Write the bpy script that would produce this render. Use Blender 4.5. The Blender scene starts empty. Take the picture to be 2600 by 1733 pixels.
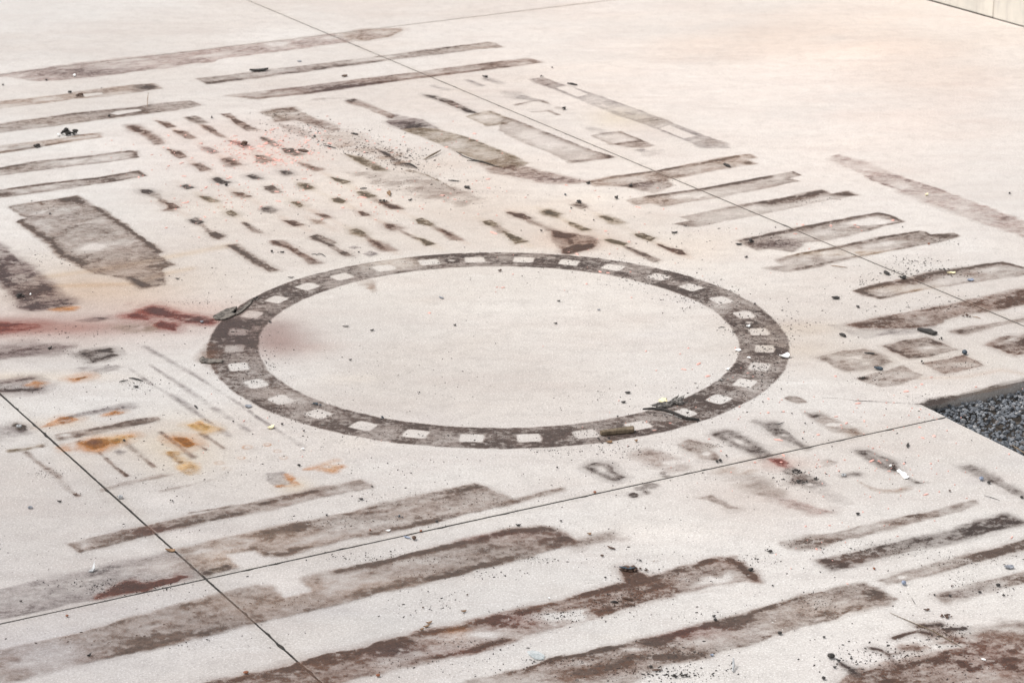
import bpy, bmesh, math, random
import numpy as np
from mathutils import Vector, Matrix

# ------------------------------------------------------------------ camera, light, exposure
SC = bpy.context.scene
CH = 4.9                                   # camera height in metres
FPX, PITCH, ROLL = 6292.6, 0.341788, 0.0024295   # focal length in px of the 2600 px wide frame
cam_d = bpy.data.cameras.new("camera"); cam = bpy.data.objects.new("camera", cam_d)
SC.collection.objects.link(cam); SC.camera = cam
cam_d.sensor_width = 36.0; cam_d.lens = 36.0 * FPX / 2600.0
cam_d.clip_start = 0.1; cam_d.clip_end = 600
cam.matrix_world = (Matrix.Translation((0, 0, CH)) @ Matrix.Rotation(math.pi / 2 - PITCH, 4, 'X') @ Matrix.Rotation(ROLL, 4, 'Z'))
cam_d.dof.use_dof = True; cam_d.dof.focus_distance = 12.6; cam_d.dof.aperture_fstop = 5.6

w = bpy.data.worlds.new("World"); SC.world = w; w.use_nodes = True
nt = w.node_tree; nt.nodes.clear()
SUN_EL, SUN_AZ = math.radians(60), math.radians(-95)      # azimuth clockwise from +Y
sky = nt.nodes.new('ShaderNodeTexSky'); sky.sky_type = 'NISHITA'; sky.sun_disc = False
sky.sun_elevation = SUN_EL; sky.sun_rotation = SUN_AZ; sky.air_density = 1.0; sky.dust_density = 3.0
hs = nt.nodes.new('ShaderNodeHueSaturation'); hs.inputs['Saturation'].default_value = 0.12
bg = nt.nodes.new('ShaderNodeBackground'); bg.inputs[1].default_value = 0.12
wo = nt.nodes.new('ShaderNodeOutputWorld')
nt.links.new(sky.outputs[0], hs.inputs['Color']); nt.links.new(hs.outputs[0], bg.inputs[0]); nt.links.new(bg.outputs[0], wo.inputs[0])
sun_d = bpy.data.lights.new("sun", 'SUN'); sun_d.energy = 1.3; sun_d.angle = math.radians(18); sun_d.color = (1, .97, .935)
sun = bpy.data.objects.new("sun", sun_d); SC.collection.objects.link(sun)
dv = Vector((math.sin(SUN_AZ) * math.cos(SUN_EL), math.cos(SUN_AZ) * math.cos(SUN_EL), math.sin(SUN_EL)))
sun.rotation_euler = dv.to_track_quat('Z', 'Y').to_euler()
SC.view_settings.view_transform = 'Standard'; SC.view_settings.look = 'None'
SC.view_settings.gamma = 1; SC.view_settings.use_curve_mapping = False
SC.view_settings.exposure = 0.70

# ------------------------------------------------------------------ survey helpers
# positions were measured on the photograph and carried over to the ground plane (metres, camera foot at the origin)
K = 2353 / 650.0
def full(t, p):                            # survey sheet "cr" + sheet units -> frame px
    a = np.asarray(p, float).reshape(-1, 2)
    return a / K + np.array([650 * int(t[0]), 433 * int(t[1])])
def ground_of(px, z=0.0):
    a = np.asarray(px, float).reshape(-1, 2)
    x = (a[:, 0] - 1300) / FPX; y = -(a[:, 1] - 866.5) / FPX
    cr, sr = math.cos(ROLL), math.sin(ROLL)
    xr = x * cr - y * sr; yr = x * sr + y * cr
    d = np.stack([xr, math.cos(PITCH) + yr * math.sin(PITCH), -math.sin(PITCH) + yr * math.cos(PITCH)], 1)
    return d[:, :2] / (-d[:, 2:3]) * (CH - z)
def px_of(g):
    X, Y = g[:, 0], g[:, 1]; Z = -CH
    dep = Y * math.cos(PITCH) - Z * math.sin(PITCH)
    u = X / dep; v = (Y * math.sin(PITCH) + Z * math.cos(PITCH)) / dep
    cr, sr = math.cos(ROLL), math.sin(ROLL)
    return np.stack([(u * cr + v * sr) * FPX + 1300, 866.5 - (-u * sr + v * cr) * FPX], 1)
def G(t, p): return ground_of(full(t, p))
def gp(t, x, y): return G(t, [(x, y)])[0]
def unit(t, x, y):                         # metres per sheet unit at that place
    g = gp(t, x, y); return math.sqrt(g[0]**2 + g[1]**2 + CH * CH) / FPX / K

def _h(ix, iy, s):
    n = (ix.astype(np.int64) * 374761393 + iy.astype(np.int64) * 668265263 + s * 1442695041) & 0xffffffff
    n = ((n ^ (n >> 13)) * 1274126177) & 0xffffffff
    n = n ^ (n >> 16)
    return (n & 0xffff) / 65535.0
def vn(x, y, s=0):
    ix, iy = np.floor(x), np.floor(y); fx, fy = x - ix, y - iy
    fx = fx * fx * (3 - 2 * fx); fy = fy * fy * (3 - 2 * fy)
    a, b, c, d = _h(ix, iy, s), _h(ix + 1, iy, s), _h(ix, iy + 1, s), _h(ix + 1, iy + 1, s)
    return (a * (1 - fx) + b * fx) * (1 - fy) + (c * (1 - fx) + d * fx) * fy
CA, SA = math.cos(math.radians(29.9)), math.sin(math.radians(29.9))
def fb(g, sc, s=0, octv=4, st=1.0):        # fractal value noise 0..1; st stretches along the stripes
    u = (g[:, 0] * CA + g[:, 1] * SA) / sc / st; v = (-g[:, 0] * SA + g[:, 1] * CA) / sc
    r = 0; a = .5; t = 0
    for o in range(octv):
        r = r + a * vn(u * 2**o + 17.3 * o, v * 2**o - 9.1 * o, s + o * 7); t += a; a *= .55
    return r / t
def sm(x, a, b):
    t = np.clip((x - a) / (b - a), 0, 1); return t * t * (3 - 2 * t)
def segd(P, a, b):
    ab = b - a; t = np.clip(((P - a) @ ab) / max(1e-12, ab @ ab), 0, 1)
    return np.linalg.norm(P - a - t[:, None] * ab, axis=1)
def poly_sd(P, poly):                      # + inside
    d = np.full(len(P), 1e9); ins = np.zeros(len(P), bool); n = len(poly)
    for i in range(n):
        a, b = poly[i], poly[(i + 1) % n]
        d = np.minimum(d, segd(P, a, b))
        c = (a[1] > P[:, 1]) != (b[1] > P[:, 1])
        xi = (b[0] - a[0]) * (P[:, 1] - a[1]) / ((b[1] - a[1]) or 1e-12) + a[0]
        ins ^= c & (P[:, 0] < xi)
    return np.where(ins, d, -d)
def line_d(P, pts):
    d = np.full(len(P), 1e9)
    for i in range(len(pts) - 1): d = np.minimum(d, segd(P, pts[i], pts[i + 1]))
    return d

# ------------------------------------------------------------------ materials
def nodes(name):
    m = bpy.data.materials.new(name); m.use_nodes = True
    t = m.node_tree; t.nodes.clear(); return m, t
def N(t, k, **kw):
    n = t.nodes.new(k)
    for a, b in kw.items():
        if a.startswith('i_'):
            key = a[2:]; key = int(key) if key.isdigit() else key
            n.inputs[key].default_value = b
        else: setattr(n, a, b)
    return n
def noise(t, pos, scale, detail=3, rough=.6):
    n = N(t, 'ShaderNodeTexNoise'); n.inputs['Scale'].default_value = scale
    n.inputs['Detail'].default_value = detail; n.inputs['Roughness'].default_value = rough
    t.links.new(pos, n.inputs['Vector']); return n.outputs['Fac']
def mrange(t, v, a, b, c, d, smooth=True):
    n = N(t, 'ShaderNodeMapRange'); n.interpolation_type = 'SMOOTHSTEP' if smooth else 'LINEAR'
    for i, q in zip(('From Min', 'From Max', 'To Min', 'To Max'), (a, b, c, d)): n.inputs[i].default_value = q
    t.links.new(v, n.inputs['Value']); return n.outputs[0]
def mth(t, op, a, b=None):
    n = N(t, 'ShaderNodeMath', operation=op)
    for i, q in enumerate((a, b)):
        if q is None: continue
        if isinstance(q, (int, float)): n.inputs[i].default_value = q
        else: t.links.new(q, n.inputs[i])
    return n.outputs[0]
def mixc(t, f, a, b, mode='MIX'):
    n = N(t, 'ShaderNodeMix', data_type='RGBA', blend_type=mode)
    if isinstance(f, (int, float)): n.inputs['Factor'].default_value = f
    else: t.links.new(f, n.inputs['Factor'])
    for i, q in ((6, a), (7, b)):
        if isinstance(q, tuple): n.inputs[i].default_value = (*q, 1)
        else: t.links.new(q, n.inputs[i])
    return n.outputs[2]

def concrete_material():
    m, t = nodes('concrete'); L = t.links.new
    pos = N(t, 'ShaderNodeNewGeometry').outputs['Position']
    at = N(t, 'ShaderNodeAttribute', attribute_name='wash').outputs['Color']
    col = mixc(t, mrange(t, noise(t, pos, .55, 5, .6), .3, .7, 0, 1), (.515, .485, .455), (.588, .553, .518))
    mp = N(t, 'ShaderNodeMapping'); mp.inputs['Rotation'].default_value = (0, 0, math.radians(8)); mp.inputs['Scale'].default_value = (.45, 1.7, 1)
    L(pos, mp.inputs['Vector'])
    col = mixc(t, mrange(t, noise(t, mp.outputs[0], 2.2, 6, .7), .42, .70, 0, .7), col, (.475, .425, .395))
    col = mixc(t, mrange(t, noise(t, mp.outputs[0], 4.5, 6, .7), .55, .75, 0, .5), col, (.69, .67, .65))
    col = mixc(t, mrange(t, noise(t, pos, 9, 7, .78), .42, .68, 0, .62), col, (.40, .37, .345))
    col = mixc(t, mrange(t, noise(t, pos, 75, 4, .85), .46, .64, 0, .8), col, (.37, .34, .32))
    col = mixc(t, mrange(t, noise(t, pos, 105, 3, .8), .53, .65, 0, .8), col, (.80, .78, .76))
    # sparse dark specks of grit pressed into the surface
    v = N(t, 'ShaderNodeTexVoronoi'); v.inputs['Scale'].default_value = 34; L(pos, v.inputs['Vector'])
    sp = N(t, 'ShaderNodeSeparateColor'); L(v.outputs['Color'], sp.inputs[0])
    dot = mth(t, 'MULTIPLY', mrange(t, v.outputs['Distance'], .09, .17, 1, 0), mrange(t, sp.outputs[0], .66, .72, 0, .72))
    dot = mth(t, 'MULTIPLY', dot, mrange(t, noise(t, pos, 1.1, 3, .6), .42, .62, .25, 1))
    col = mixc(t, dot, col, (.11, .10, .10))
    col = mixc(t, 1.0, col, at, 'MULTIPLY')
    b = N(t, 'ShaderNodeBsdfPrincipled'); L(col, b.inputs['Base Color'])
    L(mrange(t, noise(t, pos, 5, 4), .3, .7, .5, .72), b.inputs['Roughness'])
    bp = N(t, 'ShaderNodeBump'); bp.inputs['Strength'].default_value = .25; bp.inputs['Distance'].default_value = .004
    L(noise(t, pos, 90, 4, .7), bp.inputs['Height']); L(bp.outputs[0], b.inputs['Normal'])
    o = N(t, 'ShaderNodeOutputMaterial'); L(b.outputs[0], o.inputs[0]); return m

def residue_material(grain=1.0, name='residue'):
    m, t = nodes(name); L = t.links.new
    pos = N(t, 'ShaderNodeNewGeometry').outputs['Position']
    den = N(t, 'ShaderNodeAttribute', attribute_name='den').outputs['Fac']
    col = N(t, 'ShaderNodeAttribute', attribute_name='col').outputs['Color']
    mp = N(t, 'ShaderNodeMapping'); mp.inputs['Rotation'].default_value = (0, 0, math.radians(-29.9)); mp.inputs['Scale'].default_value = (.7, 1, 1)
    L(pos, mp.inputs['Vector'])
    n1 = noise(t, mp.outputs[0], 26, 5, .72); n2 = noise(t, pos, 85, 3, .75); n3 = noise(t, mp.outputs[0], 9, 4, .6)
    # thin translucent film
    film = mth(t, 'SUBTRACT', 1.0, mth(t, 'POWER', 2.718, mth(t, 'MULTIPLY', den, -2.3)))
    film = mth(t, 'MULTIPLY', film, mrange(t, n1, .32, .68, .34, 1.0, False))
    film = mth(t, 'MULTIPLY', film, mrange(t, n2, .3, .7, .7, 1.25, False))
    film = mth(t, 'MULTIPLY', film, mrange(t, n3, .3, .7, .75, 1.2, False))
    # caked grime that appears first where the noise is high
    nn = mth(t, 'ADD', mth(t, 'MULTIPLY', n1, .62), mth(t, 'MULTIPLY', n2, .38))
    lv = mth(t, 'SUBTRACT', nn, mth(t, 'SUBTRACT', .645, mth(t, 'MULTIPLY', den, .25)))
    grime = mth(t, 'MULTIPLY', mrange(t, lv, -.03, .13, 0, .95), mrange(t, den, .06, .3, 0, 1))
    a = mth(t, 'MINIMUM', mth(t, 'MAXIMUM', film, grime), .95)
    c = mixc(t, 1.0, col, (1.08, .98, .93), 'MULTIPLY')
    c = mixc(t, mrange(t, n1, .3, .7, 0, .4), c, (.62, .55, .50), 'MULTIPLY')
    gc = mixc(t, mrange(t, n2, .35, .65, 0, 1), mixc(t, 1.0, col, (.14, .125, .12), 'MULTIPLY'), mixc(t, 1.0, col, (.56, .47, .43), 'MULTIPLY'))
    gc = mixc(t, mrange(t, den, .75, 1.2, 0, .65), gc, mixc(t, 1.0, gc, (.38, .36, .36), 'MULTIPLY'))
    c = mixc(t, mth(t, 'MULTIPLY', grime, .9), c, gc)
    b = N(t, 'ShaderNodeBsdfPrincipled'); L(c, b.inputs['Base Color']); b.inputs['Roughness'].default_value = .78
    bp = N(t, 'ShaderNodeBump'); bp.inputs['Strength'].default_value = .5; bp.inputs['Distance'].default_value = .005
    L(n2, bp.inputs['Height']); L(bp.outputs[0], b.inputs['Normal'])
    tr = N(t, 'ShaderNodeBsdfTransparent'); mx = N(t, 'ShaderNodeMixShader'); L(a, mx.inputs[0])
    L(tr.outputs[0], mx.inputs[1]); L(b.outputs[0], mx.inputs[2])
    o = N(t, 'ShaderNodeOutputMaterial'); L(mx.outputs[0], o.inputs[0]); return m

def simple(name, c1, c2, sc=60, rough=.8, bump=.4, spec=.5):
    m, t = nodes(name); L = t.links.new
    pos = N(t, 'ShaderNodeTexCoord').outputs['Object']
    n = noise(t, pos, sc, 4, .65)
    b = N(t, 'ShaderNodeBsdfPrincipled'); L(mixc(t, mrange(t, n, .35, .65, 0, 1), c1, c2), b.inputs['Base Color'])
    b.inputs['Roughness'].default_value = rough; b.inputs['Specular IOR Level'].default_value = spec
    bp = N(t, 'ShaderNodeBump'); bp.inputs['Strength'].default_value = bump; bp.inputs['Distance'].default_value = .004
    L(n, bp.inputs['Height']); L(bp.outputs[0], b.inputs['Normal'])
    o = N(t, 'ShaderNodeOutputMaterial'); L(b.outputs[0], o.inputs[0]); return m

CONC = concrete_material(); RES = residue_material()
M = dict(
    black=simple('dark_dirt', (.02, .018, .018), (.055, .048, .042), 150, .85),
    brown=simple('brown_crust', (.05, .03, .022), (.14, .085, .06), 120, .85),
    wood=simple('weathered_wood', (.10, .075, .045), (.20, .15, .10), 60, .8),
    greywood=simple('grey_rubber', (.07, .062, .055), (.30, .28, .26), 70, .85, 1.0),
    barkwood=simple('old_wood', (.035, .028, .023), (.20, .175, .15), 45, .85, 1.0),
    rust=simple('rusty_metal', (.16, .05, .025), (.30, .12, .05), 120, .7),
    steel=simple('dull_steel', (.30, .31, .32), (.5, .5, .5), 100, .35, .2),
    white=simple('white_flake', (.8, .79, .77), (.9, .9, .88), 60, .6),
    cream=simple('yellow_foam', (.80, .70, .40), (.88, .80, .55), 90, .8),
    grey=simple('grey_stone', (.13, .14, .16), (.30, .31, .34), 90, .6),
    blue=simple('blue_grey_pebble', (.12, .15, .22), (.33, .37, .46), 90, .35),
    teal=simple('dark_blue_scrap', (.02, .035, .05), (.06, .08, .10), 90, .6),
    leaf=simple('dry_leaf', (.16, .09, .045), (.28, .17, .09), 60, .7),
    film=simple('clear_shard', (.42, .46, .47), (.6, .64, .65), 60, .12, .1),
    pink=simple('pink_paint', (.80, .38, .31), (.72, .46, .40), 60, .6, .1),
    soil=simple('soil', (.06, .05, .042), (.12, .10, .085), 30, .95),
)
def add(o): SC.collection.objects.link(o); return o
def tag(o, label=None, cat=None, group=None, kind=None):
    for k, v in (('label', label), ('category', cat), ('group', group), ('kind', kind)):
        if v: o[k] = v
    return o
def mesh_np(name, V, F, mat):              # V (n,3), F (m,4) or (m,3)
    me = bpy.data.meshes.new(name); V = np.asarray(V, np.float32); F = np.asarray(F, np.int32)
    k = F.shape[1]
    me.vertices.add(len(V)); me.vertices.foreach_set('co', V.ravel())
    me.loops.add(F.size); me.loops.foreach_set('vertex_index', F.ravel())
    me.polygons.add(len(F)); me.polygons.foreach_set('loop_start', np.arange(0, F.size, k, dtype=np.int32))
    me.polygons.foreach_set('loop_total', np.full(len(F), k, np.int32))
    me.polygons.foreach_set('use_smooth', np.zeros(len(F), bool))
    me.update(calc_edges=True)
    if mat: me.materials.append(mat)
    return me
def fattr(me, name, arr):
    a = me.attributes.new(name, 'FLOAT', 'POINT'); a.data.foreach_set('value', np.asarray(arr, np.float32))
def cattr(me, name, arr):
    a = me.attributes.new(name, 'FLOAT_COLOR', 'POINT')
    c = np.ones((len(arr), 4), np.float32); c[:, :3] = arr; a.data.foreach_set('color', c.ravel())

M['film'].node_tree.nodes['Principled BSDF'].inputs['Alpha'].default_value = .5
# ------------------------------------------------------------------ joints and slabs
def fit(pts):
    g = ground_of(pts); c = g.mean(0); u, s, vt = np.linalg.svd(g - c); return c, vt[0]
JA = fit([(650, 12.4), (1300, 277.6), (1664.6, 432.9), (1950, 554.5), (2321.5, 710.6), (2600, 832)])
JB = fit([(2.8, 1001), (330, 1299), (514, 1461), (652.8, 1584), (816, 1733)])
JC = fit([(0, 1584), (515, 1465), (650, 1441.5), (1300, 1307.3), (1637, 1225), (1950, 1156), (2397.5, 1058)])
JD = fit([(0, 190), (650, 108.4), (1023, 65), (1300, 30.4), (1565, 0)])
E1 = fit([(2339.5, 1025.7), (2600, 968)])
E2 = fit([(2339.5, 1025.7), (2397.5, 1058), (2600, 1154.7)])
WL = fit([(2348, 0), (2600, 67)])
dA = np.array([math.cos(math.radians(-59.8)), math.sin(math.radians(-59.8))]); dC = np.array([CA, SA])
def shift(l, v): return (l[0] + np.asarray(v), l[1])
WL2 = (WL[0], dA)
FARL = shift(JD, dA * -10.3); NEARL = shift(JC, dA * 10.0)
LEFT1 = shift(JB, dC * -5.7); LEFT2 = shift(JB, dC * -11.4)
G3 = shift(E2, dC * 1.15)
def isect(a, b):
    A = np.array([a[1], -b[1]]).T; t = np.linalg.solve(A, b[0] - a[0]); return a[0] + a[1] * t[0]
JOINTS = []                                # segments used to keep residue out of the gaps
washes = []                                # filled below: soft stains and broad paler or darker tones of the slabs
def wash(t, x, y, rx, ry, col, amt): washes.append(('e', full(t, [(x, y)])[0], rx / K, ry / K, np.array(col), amt))
def washl(t, pts, wd, col, amt): washes.append(('l', G(t, pts), wd, 0, np.array(col), amt))
CR, GY, PK, RB, TN, RU, WH = (1.06, 1.03, .97), (.84, .835, .84), (1.03, .985, .97), (.72, .55, .50), (.86, .78, .66), (.85, .55, .2), (1.14, 1.14, 1.14)
# broad paler and darker areas of the concrete, then local stains
wash('00', 7000, 700, 3600, 1300, (1.17, 1.11, 1.075), .95)  # pales the slabs toward the upper right
wash('00', 4700, 2300, 2600, 900, (1.03, .99, .94), .7)
wash('20', 2600, 350, 1900, 260, (1.02, .975, .93), .55)
wash('30', 1700, 1000, 900, 200, (.95, .92, .91), .6)
wash('30', 900, 500, 700, 110, (1.10, 1.08, 1.06), .7)
wash('20', 500, 620, 700, 120, (1.08, 1.07, 1.06), .7)
wash('10', 500, 60, 900, 100, (1.07, 1.06, 1.05), .6)
wash('00', 700, 380, 900, 160, (.95, .94, .94), .6)
wash('30', 1300, 700, 1300, 900, (1.06, 1.02, 1.0), .5)
wash('00', 200, 5600, 4600, 2100, (.83, .84, .86), 1.1)  # greys the slabs toward the lower left
wash('01', 900, 4300, 3500, 900, (.97, .98, 1.0), .9)
wash('12', 1300, 100, 1300, 500, (.93, .93, .93), .8)
wash('03', 300, 1300, 900, 260, (.95, .96, .99), .8)
wash('01', 100, 1430, 2100, 230, (.80, .70, .67), .95)
wash('01', 1000, 1130, 900, 130, (.93, .83, .74), .8)
wash('01', 900, 1000, 1100, 150, (.90, .84, .78), .8)
wash('01', 1700, 1290, 560, 110, (.86, .68, .62), .9)
wash('01', 300, 1440, 1100, 80, (.70, .50, .46), 1.0)
wash('02', 100, 110, 900, 90, (.74, .71, .70), .7)
wash('02', 150, 330, 900, 50, (1.05, .97, .86), .8)
wash('02', 100, 430, 420, 60, (.72, .70, .71), .6)
wash('12', 180, 0, 330, 150, (.58, .46, .44), 1.1)
wash('12', 430, 60, 330, 60, (.85, .76, .73), .8)
wash('11', 200, 1430, 220, 60, (.7, .6, .58), .7)
wash('12', 1200, 380, 900, 260, (.93, .92, .91), .6)
wash('11', 1400, 100, 900, 260, (1.0, .97, .93), .5)
wash('00', 2000, 1430, 700, 260, (1.03, .97, .96), .5)
wash('10', 1000, 1480, 900, 120, (.95, .90, .86), .6)
wash('21', 650, 650, 420, 100, (.85, .72, .65), .7)
wash('31', 300, 1450, 500, 70, (.93, .87, .79), .8)
wash('32', 250, 70, 500, 100, (.92, .86, .79), .8)
wash('32', 1400, 180, 900, 160, (.96, .91, .85), .7)
wash('32', 1700, 480, 700, 90, WH, .4)
wash('22', 2100, 1450, 700, 200, (.93, .87, .84), .6)
wash('23', 1400, 180, 600, 110, (1.13, 1.12, 1.10), .7)
wash('33', 900, 1350, 500, 180, (1.08, 1.06, 1.07), .6)
wash('33', 250, 100, 400, 90, (1.1, 1.1, 1.1), .5)
wash('03', 1250, 330, 300, 60, WH, .5)
wash('13', 250, 640, 300, 110, (1.16, 1.16, 1.16), .9)
wash('03', 2150, 420, 260, 90, (1.16, 1.16, 1.16), .9)
wash('03', 1750, 230, 260, 50, (1.14, 1.13, 1.12), .8)
wash('23', 1500, 230, 420, 80, (1.12, 1.12, 1.13), .45)
wash('13', 900, 1050, 500, 160, (.95, .96, .96), .6)
wash('02', 1650, 960, 420, 240, (1.0, .92, .76), .8)
wash('02', 1000, 900, 300, 90, (1.0, .9, .74), .5)
wash('02', 550, 760, 300, 60, (1.0, .88, .72), .5)
wash('02', 1500, 1450, 300, 60, WH, .6)
wash('12', 350, 1330, 150, 70, (1.0, .86, .62), .6)
wash('03', 400, 900, 700, 160, (.92, .92, .93), .6)
wash('20', 980, 1080, 260, 80, (1.0, .96, .82), .7)
wash('32', 150, 1120, 260, 60, (.85, .68, .62), .6)
washl('01', [(380, 980), (1000, 900), (2100, 690)], .05, (.90, .78, .62), .6)
washl('01', [(500, 1060), (1250, 1040), (1500, 950), (1750, 900)], .04, (.90, .76, .58), .55)
washl('32', [(1400, 340), (1800, 330), (2150, 260), (2353, 300)], .02, (.88, .75, .66), .5)
washl('02', [(0, 1420), (170, 1375), (380, 1358)], .004, WH, .6)
washl('02', [(280, 1530), (480, 1490), (640, 1460)], .004, WH, .5)
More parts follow.
